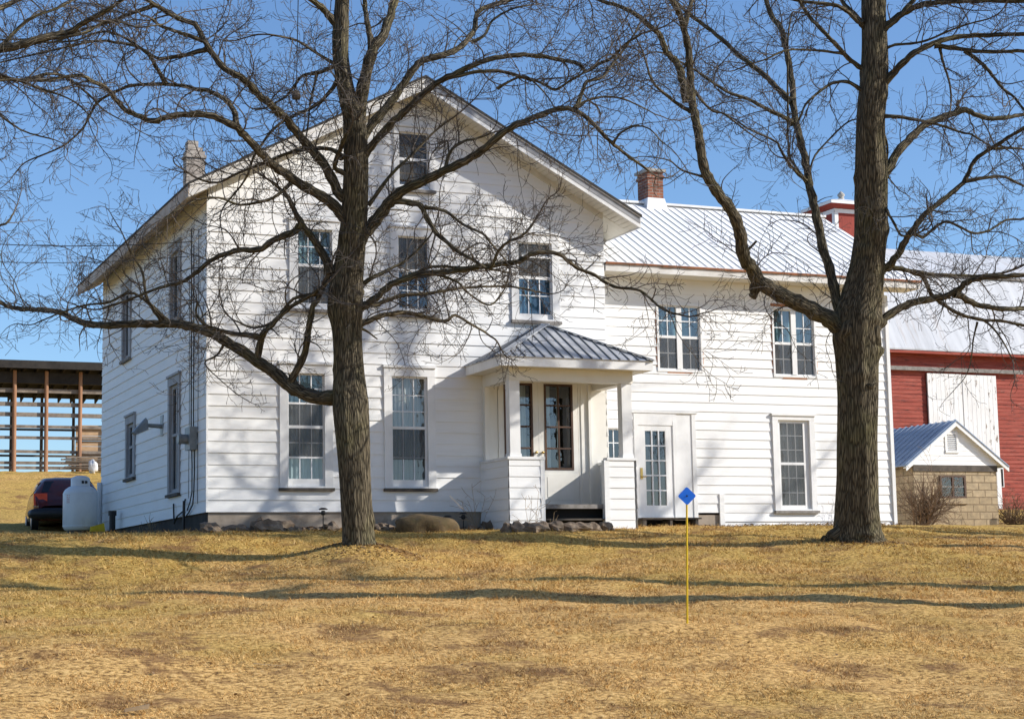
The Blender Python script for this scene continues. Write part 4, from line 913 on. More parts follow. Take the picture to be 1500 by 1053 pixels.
def twig(mb, p, d, r, L, lvl, R, gnarl=.30, dens=1.0, lift=.035):
    n = max(3, int(L / .085)); step = L / n; P = [p.copy()]; rad = [r]; bend = rvec(R) * gnarl * .5
    for i in range(1, n + 1):
        bend = bend * .72 + rvec(R) * gnarl * R.uniform(.3, .9)
        if R.random() < .10: bend = rvec(R) * gnarl * 1.6
        d = d + bend * .8; d.z += lift * (1 if lvl > 0 else .5); d.normalize()
        p = p + d * step; P.append(p.copy()); rr = max(RMIN, r * (1 - .68 * i / n)); rad.append(rr)
        if lvl < 3 and i > n * .12 and R.random() < (dens * (.56, .58, .48)[lvl]):
            cl = L * R.uniform(.22, .60) * (1.15 - .6 * i / n)
            if cl > .06: twig(mb, p, side_dir(d, R), max(RMIN, rr * .66), cl, lvl + 1, R, gnarl, dens, lift)
    mb.tube(P, rad, 3 if r < .009 else 5, cap=False)
def mesh_tree(name, label, cat, loc, trunk, trunkD, limbs, seed, dens=1.0, group=None, tsides=44, flute=.04, base=None, spread=.5, trunk_twigs=.0, tw_=1.0, lextra=1.0):
    """trunk: (px,py,rpx) at depth trunkD.  limbs: (points, r0, r1) in photo px; depth leaves the parent and runs on."""
    R = random.Random(seed); root = thing(name, label, cat, loc, group)
    placed = []        # (px, py, D, rpx)
    P = catmull([(x, y, r) for x, y, r in trunk], 7)
    pts = []; rad = []
    for (x, y, r_) in P:
        D = trunkD + .10 * math.sin(y * .013 + seed); r_ *= tw_; pts.append(atD(x, y, D)); rad.append(r_ * D / F); placed.append((x, y, D, r_))
    mb = MB(); bark_tube(mb, pts, rad, tsides, R, flute); mb.build('trunk', M_bark, root, True)
    tw = MB(); nl = 0
    for li, (pp, r0, r1, *opt) in enumerate(limbs):
        x0, y0 = pp[0]; near = min(placed, key=lambda q: (q[0] - x0) ** 2 + (q[1] - y0) ** 2)
        D0 = near[2]; sgn = 1 if R.random() < .5 else -1
        ln = sum(math.hypot(pp[i + 1][0] - pp[i][0], pp[i + 1][1] - pp[i][1]) for i in range(len(pp) - 1)) * D0 / F
        dD = sgn * ln * R.uniform(.25, 1.0) * spread
        if dD < 0: dD *= .8
        Q = catmull([(x, y) for x, y in pp], 4); K = len(Q); pts = []; rad = []; wv = R.uniform(0, 6.28); wf = R.uniform(1.5, 3)
        for i, (x, y) in enumerate(Q):
            t = i / (K - 1); D = D0 + dD * t ** 1.15 + .10 * ln * math.sin(wv + wf * math.pi * t) * t
            rp = .92 * (r0 + (r1 * .85 - r0) * t ** .7) * (1 + .08 * math.sin(i * 1.7 + wv)); rp *= 1 + .35 * math.exp(-i / 1.6)
            j = min(.34 * rp, 1.8) * .6
            pts.append(atD(x + R.uniform(-j, j), y + R.uniform(-j, j), D)); rad.append(rp * D / F); placed.append((x, y, D, rp))
        mb = MB(); bark_tube(mb, pts, rad, 14 if r0 > 6 else (9 if r0 > 3 else 7), R, .03 if r0 > 5 else .015); mb.build('limb', M_bark, root, True); nl += 1
        if opt: continue
        V = [Vector(p) for p in pts]; acc = 0; nxt = R.uniform(.25, .5)
        for i in range(1, K):
            seg = (V[i] - V[i - 1]); acc += seg.length
            while acc > nxt:
                nxt += R.uniform(.12, .32) / dens * (1.0 if rad[i] < .07 else 1.8)
                d = seg.normalized(); cd_ = side_dir(d, R, 28, 68)
                L = R.uniform(.35, 1.75) * lextra * (1 if rad[i] > .02 else .75); 
                if R.random() < .12: L *= 1.5
                twig(tw, V[i] - seg * R.random(), cd_, min(rad[i] * .55, R.uniform(.008, .017)), L, 0, R, .30, 1.0)
        if K > 10: twig(tw, V[-1], (V[-1] - V[-2]).normalized(), min(.022, max(rad[-1], .006)), R.uniform(.8, 1.6), 0, R, .28, 1.2)
    tw.build('crown', M_twig, root)
    return root

T1trunk = [(526, 826, 38), (525, 806, 30), (524, 788, 26), (522, 760, 24.5), (519, 700, 25), (516, 640, 27), (513, 590, 28), (511, 540, 24), (509, 490, 23.5), (507, 450, 27), (508, 420, 26), (513, 385, 23), (518, 340, 21), (521, 290, 20), (522, 240, 19), (521, 200, 19), (518, 172, 17), (509, 142, 14), (499, 85, 12.5), (499, 37, 12), (501, 0, 11), (503, -60, 10), (506, -130, 8), (512, -220, 5), (516, -300, 3)]
L1 = [
 ([(505, 577), (480, 583), (450, 577), (425, 565), (400, 545), (370, 524), (340, 505), (310, 488), (280, 478), (250, 475), (215, 474), (170, 476), (130, 475), (110, 468), (90, 458), (60, 454), (25, 452), (8, 447), (-12, 435), (-40, 430)], 13, 3.0),
 ([(420, 563), (428, 555), (447, 517), (452, 480), (458, 450), (465, 440), (478, 410), (486, 392)], 7, 4),
 ([(376, 530), (383, 497), (388, 487), (410, 463), (430, 447), (460, 430), (480, 413)], 6, 3),
 ([(381, 494), (340, 488), (316, 482), (300, 475), (288, 462), (288, 448)], 4.5, 2),
 ([(240, 474), (223, 450), (213, 430), (210, 403), (200, 383), (187, 360)], 3.6, 1.5),
 ([(250, 474), (197, 430), (160, 443), (125, 447), (95, 456), (60, 470)], 3, 1.3),
 ([(485, 400), (473, 372), (456, 347), (438, 323), (427, 300), (419, 286), (400, 268)], 8, 3),
 ([(440, 326), (433, 338), (400, 352), (383, 365), (350, 367), (327, 373), (307, 383), (290, 397), (273, 410), (260, 415), (233, 422), (207, 432), (185, 440), (150, 452)], 6.5, 2),
 ([(515, 326), (500, 314), (485, 296), (465, 285), (438, 269), (415, 253), (399, 242), (382, 225), (359, 199), (342, 185), (313, 171), (285, 168), (251, 170), (225, 178), (205, 171), (185, 162), (171, 148), (154, 128), (137, 120), (114, 111), (60, 118), (0, 117), (-40, 120)], 10, 2.5),
 ([(348, 188), (342, 162), (328, 145), (308, 134), (285, 130), (251, 124), (199, 125), (171, 134), (142, 151), (131, 171), (118, 192), (90, 215), (50, 232)], 5, 1.5),
 ([(244, 124), (231, 103), (217, 80), (197, 67), (171, 63), (137, 61), (60, 78), (0, 92)], 3.8, 1.6),
 ([(516, 296), (498, 285), (484, 256), (464, 228), (444, 205), (421, 177), (401, 157), (378, 138), (361, 120), (350, 112), (328, 100), (308, 74), (296, 54), (285, 36), (262, 28), (239, 14), (219, 3), (190, -20), (150, -45)], 9, 3.5),
 ([(300, 60), (271, 51), (251, 44), (235, 38), (222, 28)], 3.6, 2.6),
 ([(304, 72), (273, 81), (245, 85), (228, 85), (199, 66), (177, 53), (148, 47), (110, 60), (70, 62)], 4, 1.6),
 ([(225, 8), (185, 23), (148, 37), (120, 44), (80, 62), (40, 58), (0, 59)], 3.2, 1.6),
 ([(519, 287), (510, 258), (490, 245), (500, 215), (509, 194)], 5, 4),
 ([(500, 232), (487, 219), (450, 219), (421, 225), (393, 237), (350, 253), (318, 268), (290, 262)], 4, 2),
 ([(495, 96), (464, 108), (444, 111), (427, 131), (418, 142), (390, 158), (370, 160)], 3.2, 1.6),
 ([(496, 98), (458, 74), (435, 60), (407, 53), (378, 51), (345, 60)], 2.8, 1.3),
 ([(464, 109), (455, 148), (451, 185), (447, 208)], 2.2, 1.2),
 ([(496, 40), (484, 26), (470, 10), (455, -2), (430, -30), (395, -60)], 7, 4),
 ([(521, 205), (526, 162), (535, 114), (547, 71), (562, 51), (575, 14), (581, -20), (590, -80), (596, -170), (600, -250)], 13, 4),
 ([(546, 72), (541, 48), (536, 20), (533, -10), (528, -70)], 6, 3.5),
 ([(521, 362), (537, 337), (550, 323), (563, 307), (573, 293), (593, 278), (620, 266), (652, 250), (691, 230), (718, 210), (749, 187), (788, 170), (819, 160), (843, 162), (868, 181), (886, 200), (905, 217), (925, 232), (950, 250)], 12, 2.2),
 ([(843, 161), (851, 140), (860, 120), (882, 114), (897, 94), (920, 65), (935, 40)], 4, 1.6),
 ([(845, 158), (860, 148), (885, 142), (911, 145), (936, 155), (960, 168)], 2.8, 1.2),
 ([(898, 210), (911, 194), (931, 185), (951, 189), (968, 206), (985, 220)], 2.2, 1),
 ([(575, 293), (600, 297), (617, 303), (627, 323), (640, 343), (650, 351), (673, 370), (693, 380), (717, 393), (730, 367), (747, 353), (763, 347), (780, 330)], 5.5, 2),
 ([(622, 304), (653, 310), (680, 330), (707, 343), (723, 361), (740, 380)], 3, 1.5),
 ([(652, 248), (660, 222), (680, 207), (699, 203), (720, 195)], 3.2, 1.8),
 ([(515, 435), (527, 423), (540, 410), (560, 400), (573, 393), (600, 378), (625, 352)], 5.5, 2),
 ([(514, 462), (530, 450), (550, 437), (573, 417), (613, 403), (657, 398), (693, 393), (733, 387), (760, 383), (777, 373), (800, 369), (820, 373), (833, 383), (847, 393), (870, 402), (889, 415), (904, 421), (933, 424), (949, 434), (963, 447), (980, 457), (1000, 462)], 6.5, 1.8),
 ([(515, 466), (533, 450), (553, 446), (587, 433), (627, 430), (667, 423), (707, 420), (750, 420), (790, 428)], 5, 1.6),
 ([(505, 488), (520, 480), (547, 467), (570, 460), (600, 458), (633, 467), (653, 470), (667, 462), (687, 473), (713, 488)], 6, 2),
 ([(590, 408), (633, 391), (673, 392), (707, 392), (745, 400)], 3, 1.3),
 ([(640, 402), (670, 413), (687, 430), (717, 447), (737, 427), (745, 405)], 2.3, 1.2),
 ([(525, 478), (540, 487), (553, 497)], 2.4, 1.2),
 ([(524, 235), (530, 205), (555, 171), (575, 148), (586, 128), (606, 103), (621, 88), (652, 80), (672, 71), (686, 57), (695, 43), (699, 20), (720, 8), (749, 0), (790, -15), (830, -30)], 8.5, 3.2),
 ([(690, 62), (709, 52), (722, 30), (749, 14), (775, 8)], 3, 1.5),
 ([(522, 262), (532, 234), (549, 208), (578, 177), (601, 157), (623, 134), (649, 117), (678, 103), (715, 88), (757, 81), (794, 83), (822, 88), (848, 94), (859, 105), (877, 94), (897, 85), (916, 65), (940, 50)], 7.5, 2),
 ([(650, 116), (686, 108), (715, 104), (734, 105), (766, 114), (791, 121), (814, 131), (837, 117), (859, 105)], 3.5, 2),
 ([(728, 130), (750, 118), (770, 112), (790, 128), (803, 143)], 2.5, 1.3),
 ([(470, 430), (430, 438), (402, 470), (372, 480), (345, 470)], 3.5, 1.6),
 ([(330, 500), (318, 520), (300, 532), (322, 556)], 2.4, 1),
 ([(500, 110), (470, 150), (430, 170), (400, 190), (372, 230), (360, 262), (330, 300)], 3.6, 1.6),
 ([(430, 264), (400, 290), (352, 300), (320, 290), (280, 296), (240, 320)], 3.2, 1.4),
 ([(540, 300), (570, 260), (600, 230), (640, 190), (660, 175)], 3.4, 1.8),
]
oak = mesh_tree('maple_tree', 'bare leafless tree with a slender trunk before the main gable, low limb sweeping left', 'tree', tuple(T1), T1trunk, 31.0, L1, 21, 1.15, group=None, spread=.55, tw_=.92)

T2trunk = [(1256, 804, 46), (1256, 788, 38), (1256, 770, 34), (1256, 740, 31), (1257, 700, 29.5), (1257, 640, 29), (1258, 580, 29), (1257, 530, 30.5), (1256, 495, 33), (1258, 465, 33), (1263, 435, 29), (1269, 405, 26), (1273, 370, 24), (1276, 340, 24), (1276, 300, 23), (1276, 260, 22.5), (1275, 220, 21), (1275, 180, 20), (1277, 150, 20), (1280, 120, 20), (1281, 80, 19), (1280, 40, 18), (1279, 0, 17), (1280, -60, 14), (1282, -130, 11), (1285, -220, 8), (1290, -320, 4)]
L2 = [
 ([(1245, 487), (1227, 477), (1213, 467), (1187, 453), (1160, 440), (1133, 427), (1113, 413), (1100, 393), (1090, 377), (1085, 350), (1080, 327), (1067, 303), (1050, 280), (1037, 260), (1030, 238), (1024, 208), (1021, 185), (1016, 160), (1012, 128), (1010, 100), (1008, 71), (1002, 43), (996, 23), (988, 8), (975, -14), (960, -50)], 16, 4.5),
 ([(1110, 415), (1104, 428), (1103, 436)], 10, 7, 'bare'),
 ([(1012, 163), (1000, 157), (979, 142), (956, 120), (948, 98)], 4, 2),
 ([(1007, 150), (999, 114), (991, 91), (976, 77), (968, 54), (951, 37), (934, 23), (911, 11), (885, 3), (850, -10)], 7, 3),
 ([(1003, 38), (1011, 9), (1019, -10), (1030, -60)], 4.5, 3),
 ([(1250, 528), (1243, 497), (1233, 463), (1223, 427), (1217, 400), (1207, 367), (1198, 327), (1190, 290), (1184, 262), (1179, 232), (1171, 199), (1164, 171), (1161, 137), (1158, 105), (1151, 71), (1143, 40), (1131, 26), (1123, 0), (1115, -40), (1105, -100)], 10, 4),
 ([(1162, 180), (1154, 175), (1123, 160), (1099, 147), (1070, 137), (1042, 120), (1013, 100), (985, 85)], 4.2, 2),
 ([(1161, 150), (1154, 145), (1137, 128), (1120, 111), (1099, 94), (1085, 83), (1056, 57), (1031, 37), (1005, 17), (990, 2)], 5.5, 3.2),
 ([(1182, 270), (1166, 245), (1158, 232), (1154, 199), (1154, 130), (1154, 57), (1160, 20)], 2.6, 1.6),
 ([(1184, 266), (1165, 251), (1143, 219), (1137, 208), (1100, 191), (1080, 178)], 3.2, 1.5),
 ([(1185, 256), (1194, 228), (1220, 199), (1242, 179), (1262, 174)], 1.8, 1.4),
 ([(1266, 135), (1258, 130), (1242, 120), (1220, 122), (1197, 137), (1180, 154), (1170, 177)], 4, 1.8),
 ([(1268, 102), (1258, 98), (1242, 85), (1222, 63), (1200, 40), (1185, 23), (1171, 0), (1160, -30)], 4.5, 3),
 ([(1236, 79), (1205, 75), (1174, 73), (1148, 75), (1123, 87), (1100, 94), (1075, 104)], 2.4, 1.3),
 ([(1270, 44), (1262, 37), (1248, 23), (1231, 11), (1214, 6), (1180, 3), (1140, -5)], 5, 2.6),
 ([(1264, 36), (1250, 20), (1238, 8), (1228, -10)], 5, 3.5),
 ([(1288, 130), (1297, 122), (1311, 105), (1328, 88), (1345, 75), (1368, 64), (1391, 57), (1419, 53), (1456, 52), (1499, 50), (1550, 46)], 7, 3.4),
 ([(1368, 66), (1399, 71), (1428, 75), (1462, 76), (1499, 75), (1540, 78)], 4, 3),
 ([(1413, 75), (1442, 97), (1456, 114), (1470, 131), (1485, 142), (1499, 160), (1520, 180)], 3.2, 2.2),
 ([(1377, 72), (1382, 94), (1391, 122), (1393, 154), (1388, 175)], 2.4, 1.4),
 ([(1288, 48), (1297, 40), (1314, 26), (1328, 17), (1351, 7), (1385, 3), (1428, 1), (1499, 1), (1540, 0)], 6.5, 4),
 ([(1288, 52), (1300, 40), (1316, 26), (1339, 0), (1360, -30)], 5.5, 4),
 ([(1276, 285), (1284, 270), (1299, 251), (1316, 222), (1334, 202), (1356, 182), (1385, 171), (1413, 162), (1422, 165), (1448, 174), (1476, 172), (1499, 168), (1540, 165)], 9.5, 3),
 ([(1408, 163), (1402, 154), (1405, 147)], 3.2, 1.8),
 ([(1286, 171), (1300, 171), (1322, 172), (1348, 177), (1379, 184), (1408, 194), (1422, 197), (1442, 209)], 4, 1.6),
 ([(1286, 74), (1297, 71), (1311, 66), (1334, 64), (1356, 60), (1385, 48), (1413, 37), (1440, 30)], 3, 1.5),
 ([(1268, 418), (1280, 410), (1293, 397), (1310, 380), (1327, 353), (1337, 337), (1353, 317), (1373, 300), (1393, 283), (1411, 268), (1428, 236), (1453, 217), (1476, 202), (1499, 188), (1530, 170)], 7.5, 2.6),
 ([(1414, 266), (1442, 261), (1470, 259), (1499, 272), (1530, 280)], 3.4, 2),
 ([(1457, 218), (1480, 217), (1499, 219), (1530, 225)], 2.6, 1.6),
 ([(1337, 341), (1353, 347), (1370, 333), (1387, 325), (1407, 333), (1427, 342), (1450, 337), (1473, 323), (1500, 321), (1530, 318)], 3, 1.8),
 ([(1284, 280), (1293, 293), (1300, 310), (1311, 330), (1320, 345), (1337, 344)], 3, 2),
 ([(1272, 490), (1288, 477), (1300, 463), (1327, 447), (1350, 440), (1380, 435), (1400, 427), (1417, 413), (1440, 407), (1467, 405), (1500, 403), (1545, 400)], 8, 4),
 ([(1398, 429), (1423, 443), (1447, 450), (1473, 453), (1500, 452), (1540, 455)], 5.5, 4),
 ([(1292, 397), (1307, 393), (1333, 397), (1353, 407), (1363, 430), (1377, 443), (1400, 457), (1433, 468), (1467, 470), (1500, 477), (1530, 482)], 4.5, 2.6),
 ([(1333, 397), (1367, 402), (1400, 403), (1433, 404), (1470, 400)], 3, 2.5),
 ([(1443, 470), (1460, 487), (1473, 507), (1483, 527)], 2, 1.2),
 ([(1432, 472), (1426, 495), (1424, 515), (1421, 535)], 1.6, 1),
 ([(1290, 185), (1300, 215), (1297, 252), (1303, 262)], 2.4, 1.4),
 ([(1085, 368), (1095, 366), (1108, 354)], 3.5, 2, 'bare'),
 ([(1248, 745), (1236, 768), (1222, 783), (1208, 792)], 14, 9, 'bare'), ([(1264, 745), (1276, 768), (1288, 788), (1294, 797)], 13, 9, 'bare'), ([(1256, 740), (1252, 772), (1246, 796)], 15, 10, 'bare'),
 ([(1262, 560), (1276, 530), (1282, 505), (1283, 480)], 14, 9, 'bare'), ([(1250, 560), (1240, 520), (1238, 490), (1246, 470)], 15, 10, 'bare'), ([(1266, 640), (1277, 600), (1274, 560)], 9, 12, 'bare'),
 ([(1040, 262), (1000, 250), (980, 235), (950, 230)], 2.2, 1.0),
 ([(1014, 130), (1040, 160), (1062, 168), (1090, 190), (1112, 205)], 2.6, 1.2),
]
maple = mesh_tree('maple_tree', 'thick furrowed bare tree with forking trunk before the wing, beside the blue marker', 'tree', tuple(T2), T2trunk, 34.0, L2, 34, .95, spread=.5, tsides=56, flute=.05)
# trees mostly outside the frame: one whose limb comes in at the left edge, others whose long shadows cross the lawn
T3 = atD(-330, 800, 29.0)
T3trunk = [(-330, 830, 40), (-330, 790, 30), (-332, 600, 26), (-325, 400, 24), (-318, 250, 20), (-310, 100, 16), (-300, -50, 12), (-290, -200, 6)]
L3 = [([(-322, 260), (-240, 180), (-160, 120), (-80, 88), (0, 72), (23, 68), (57, 58), (85, 51), (105, 46), (122, 34), (148, 20), (171, 6), (200, -15)], 12, 3),
      ([(-318, 240), (-200, 130), (-100, 60), (-20, 20), (40, -5), (90, -30)], 9, 3), ([(57, 58), (120, 50), (160, 30), (200, 40), (240, 36)], 3, 1.4),
      ([(-240, 180), (-120, 150), (-40, 110), (30, 118), (80, 108), (120, 130), (150, 160)], 6, 1.6), ([(-326, 420), (-220, 360), (-120, 345), (-60, 300), (0, 330), (20, 312)], 6, 1.6),
      ([(-60, 92), (0, 110), (60, 130), (110, 150), (140, 180)], 3, 1.2), ([(0, 72), (40, 30), (90, 10), (130, -15)], 3.5, 1.8), ([(-100, 130), (-30, 150), (30, 190), (80, 205)], 3, 1.2)]
mesh_tree('maple_tree', 'bare tree beyond the left edge whose grey limbs reach into the upper left', 'tree', tuple(T3), T3trunk, 29.0, L3, 55, 1.2, tsides=16)
def plain_tree(name, label, x, y, h, r, seed, nl=16, low=.28, reach=2.6, thin=.45):
    R = random.Random(seed); z0 = G(x, y); root = thing(name, label, 'tree', (x, y, z0))
    mb = MB(); pts = []; rad = []
    for i in range(16):
        t = i / 15; pts.append((x + .25 * math.sin(t * 4 + seed) * t, y + .2 * math.sin(t * 5 + seed) * t, z0 - .3 + (h + .3) * t)); rad.append(max(.02, r * (1 - .6 * t) * (1 + .4 * math.exp(-t * 25))))
    bark_tube(mb, pts, rad, 14, R, .03); mb.build('trunk', M_bark, root, True)
    tw = MB()
    for i in range(nl):
        t = low + (.97 - low) * i / nl; k = int(t * 15); p = Vector(pts[k]); a = i * 2.4 + R.uniform(-.4, .4); d = Vector((math.cos(a), math.sin(a), R.uniform(.3, .9))).normalized()
        L = reach * (1.1 - .6 * t) * R.uniform(.8, 1.2); P = [p]; rr = [rad[k] * thin]
        for s in range(8):
            d = (d + rvec(R) * .22 + Vector((0, 0, .06))).normalized(); P.append(P[-1] + d * L / 8); rr.append(rad[k] * thin * (1 - .8 * (s + 1) / 8) + .004)
            if s > 0:
                for _ in range(2): twig(tw, P[-1], side_dir(d, R), .012, R.uniform(.5, 1.2), 1, R)
        mb = MB(); bark_tube(mb, P, rr, 7, R); mb.build('limb', M_bark, root, True)
    tw.build('crown', M_twig, root)
def lat_pt(l, D):
    f2 = ROT[2][:2] / np.linalg.norm(ROT[2][:2]); r2 = np.array([f2[1], -f2[0]]); q = CAM[:2] + l * r2 + D * f2; return float(q[0]), float(q[1])
x, y = lat_pt(12.5, 22.7); plain_tree('roadside_tree', 'bare tree outside the right edge, nearest the camera, its shadow crossing the lawn', x, y, 21, .58, 5, 14, .5, 2.4)
x, y = lat_pt(15.0, 26.0); plain_tree('roadside_tree', 'bare tree outside the right edge, its shadow crossing mid lawn behind the nearest', x, y, 19, .40, 8, 14, .45, 2.6)
plain_tree('roadside_tree', 'added bare tree outside the right edge, casting twig shadows on the main gable', 19.4, -8.9, 19, .20, 12, 19, .58, 4.2, .30)  # added unseen tree, its thin crown shaped to shade the gable
x, y = lat_pt(21.0, 37.5); plain_tree('roadside_tree', 'tall bare tree outside the right edge, shading the wing wall', x, y, 12.5, .26, 9, 18, .25, 4.2)

# ---------------------------------------------------------------- shrubs, brush, stones and small things
def shrub(name, label, x, y, n, h, spread, seed, m_, cat='shrub', lean=(0, 0), r=.012, dens=1.0):
    R = random.Random(seed); z0 = G(x, y); mb = MB()
    for i in range(n):
        a = R.uniform(0, 6.28); d = Vector((math.cos(a) * spread * R.random() + lean[0], math.sin(a) * spread * .7 * R.random() + lean[1], 1)).normalized()
        twig(mb, Vector((x + R.uniform(-.18, .18), y + R.uniform(-.15, .15), z0 - .05)), d, r * R.uniform(.6, 1.2), h * R.uniform(.55, 1.1), 1, R, .17, dens, .0)
    return solo(name, mb, m_, label, cat, (x, y, z0))
shrub('bare_shrub', 'large bare many stemmed shrub against the block shed, left of its window', 20.2, 4.3, 44, 1.9, .55, 3, M_brown, r=.024, lean=(.16, 0), dens=.8)
shrub('dead_bush', 'low tangle of dead brush beside the right end of the block shed', 24.0, 5.2, 60, 1.05, 1.3, 4, M_brown, r=.014)
shrub('dry_weed', 'few thin dry stalks standing in front of the left porch half wall', 6.15, -1.95, 6, .8, .45, 5, M_straw, 'weed', r=.006, dens=.5)
shrub('dry_weed', 'arching dry stalks in the corner between main wall and porch', 5.45, -.75, 7, .95, .6, 6, M_straw, 'weed', r=.006, dens=.5)
shrub('dry_weed', 'small dry stalks at the foot of the left side wall', -.3, 4.2, 9, .5, .5, 7, M_straw, 'weed', r=.006, dens=.6)
shrub('dry_weed', 'small pinkish dry stems left of the thick tree at the wing wall', 15.2, .25, 6, .75, .4, 8, M_straw, 'weed', r=.006, dens=.7)
shrub('dry_weed', 'stalks by the porch step opening', 6.75, -1.8, 4, .5, .4, 18, M_straw, 'weed', r=.006, dens=.5)
c0 = Vector((24.15, 4.4)); mb = MB(); mb.tube([(c0.x, c0.y, G(c0.x, c0.y) - .2), (c0.x - .03, c0.y, G(c0.x, c0.y) + .85)], [.045, .04], 8); mb.box(c0.x - .12, c0.x + .02, c0.y - .03, c0.y + .03, G(c0.x, c0.y) + .78, G(c0.x, c0.y) + 1.0)
solo('wooden_post', mb, M_rustpost, 'short pale topped stake in the brush right of the block shed', 'post', (c0.x, c0.y, G(c0.x, c0.y)))
lx, ly = 25.1, 4.6; mb = MB(); mb.tube([(lx - .5, ly, G(lx, ly) + .16), (lx + .9, ly + .15, G(lx, ly) + .18)], [.17, .16], 12); solo('log', mb, M_barnwood, 'weathered log lying at the right edge beside the brush', 'log', (lx, ly, G(lx, ly)))
# boulder
bx_, by_ = 4.15, -1.15; bz = G(bx_, by_); mb = MB(); blob(mb, (bx_, by_, bz + .06), (.66, .46, .34), random.Random(4), 30, .13); mb.v = [(a, b_, bz + (c_ - bz if c_ - bz < .24 else .24 + (c_ - bz - .24) * .45) + .10 * math.tanh((a - bx_) * -1.5) * max(0, c_ - bz)) for a, b_, c_ in mb.v]; solo('boulder', mb, M_boulder, 'large mossy brown boulder at the foundation between the slender tree and porch', 'boulder', (bx_, by_, bz), smooth=True)
spots = []
R = random.Random(77)
for px_i in (306, 312, 318, 323, 330, 344, 352, 368, 381, 396, 410, 424, 438, 446, 455, 468, 480, 552, 563, 572, 660, 674, 690, 702, 716, 728): spots.append((px_i + R.uniform(-5, 5), R.uniform(-1.05, -.4)))
def px2x(px, Y):
    d = ROT.T @ np.array([(px - 750) / F, (772 - 526.5) / F, 1.0]); k = (Y - CAM[1]) / d[1]; return float(CAM[0] + k * d[0])
for i, (p, Y) in enumerate(spots):
    X = px2x(p, Y); z = G(X, Y); s = R.choice((.06, .08, .10, .12, .15, .21)); mb = MB(); blob(mb, (X, Y, z + s * .18), (s * R.uniform(.9, 1.5), s * R.uniform(.7, 1), s * R.uniform(.6, 1.0)), R, 12, .34)
    if 520 < p < 600: lab = 'small border stone beside the slender tree trunk'
    elif p > 600: lab = 'small border stone between the boulder and the porch'
    else: lab = 'small border stone ' + ('between the front left house corner and the tall left window' if p < 405 else 'below the tall left ground floor window')
    solo('border_stone', mb, M_rock, lab, 'stone', (X, Y, z), 'stones edging the foundation bed ' + ('near the front left corner' if p < 405 else 'below the tall left window' if p < 520 else 'by the tree trunk' if p < 600 else 'by the porch'), smooth=False)
for i, (p, Y, s) in enumerate(((745, -2.1, .16), (760, -2.2, .20), (778, -2.25, .24), (795, -2.2, .17), (812, -2.15, .2), (830, -2.1, .24), (850, -2.05, .26), (868, -2.0, .26), (886, -1.95, .22))):
    X = px2x(p, Y); z = G(X, Y); mb = MB(); blob(mb, (X, Y, z + .04), (s * 1.05, s * .8, .13), R, 12, .25); solo('step_stone', mb, M_rock, 'rough flat stone on the ground before the porch steps', 'stone', (X, Y, z), 'rough stones before the porch steps')
# dead leaves and litter in the bed along the house and round the trees
def litter():
    R = random.Random(5); mb = MB()
    def leaf(X, Y, s, dz):
        z = G(X, Y) + dz; a = R.uniform(0, 6.28); n1 = Vector((math.cos(a), math.sin(a), R.uniform(-.5, .5))) * s; n2 = Vector((-math.sin(a), math.cos(a), R.uniform(-.6, .6))) * s * .6
        p = Vector((X, Y, z)); mb.quad(p - n1, p - n2, p + n1, p + n2)
    for _ in range(5200):
        X = R.uniform(-.1, 5.8) if R.random() < .75 else R.uniform(9.0, 16.8); Y = (-.02 - abs(R.gauss(0, .38))) if X < 6 else (.55 - abs(R.gauss(0, .2)))
        leaf(X, Y, R.uniform(.015, .045), R.uniform(.0, .07) * max(.1, 1 + Y))
    for c, rr in ((T1, .9), (T2, 1.0)):
        for _ in range(1500):
            a = R.uniform(0, 6.28); d = .3 + abs(R.gauss(0, rr * .6)); leaf(c[0] + math.cos(a) * d, c[1] + math.sin(a) * d, R.uniform(.012, .035), R.uniform(.0, .02))
    for _ in range(900):
        leaf(R.uniform(-14, 16), R.uniform(-20, -1.5), R.uniform(.012, .032), .015)
    o = mb.build('leaf_litter', M_leaf); o['kind'] = 'stuff'
M_leaf = pm('dead_leaves', [(.3, (.07, .042, .025)), (.5, (.20, .12, .06)), (.7, (.36, .24, .13))], 14, rough=.9)
litter()
# garden lights
def path_light(X, Y, label, h=.36):
    z = G(X, Y); t = thing('path_light', label, 'garden light', (X, Y, z), None)
    mb = MB(); mb.tube([(X, Y, z - .1), (X, Y, z + h - .1)], [.012, .012], 8); mb.build('stake', M_black, t)
    mb = MB(); mb.lathe((X, Y, z + h - .12), [(.03, 0), (.045, .02), (.045, .07), (.03, .09)], 12); mb.lathe((X, Y, z + h - .08), [(.085, 0), (.085, .012), (.03, .02)], 16); mb.build('lamp_head', M_black, t)
    mb = MB(); mb.lathe((X, Y, z + h), [(.0, .03), (.05, .025), (.09, .0), (.09, -.012), (0, -.012)], 16); mb.build('lamp_cap', M_black, t)
path_light(2.2, -.6, 'black tiered garden light against the foundation left of the slender tree', .42)
path_light(5.2, -.6, 'black tiered garden light between the boulder and the porch', .36)
path_light(4.95, -.35, 'black garden light close behind the one by the porch, half hidden', .3)
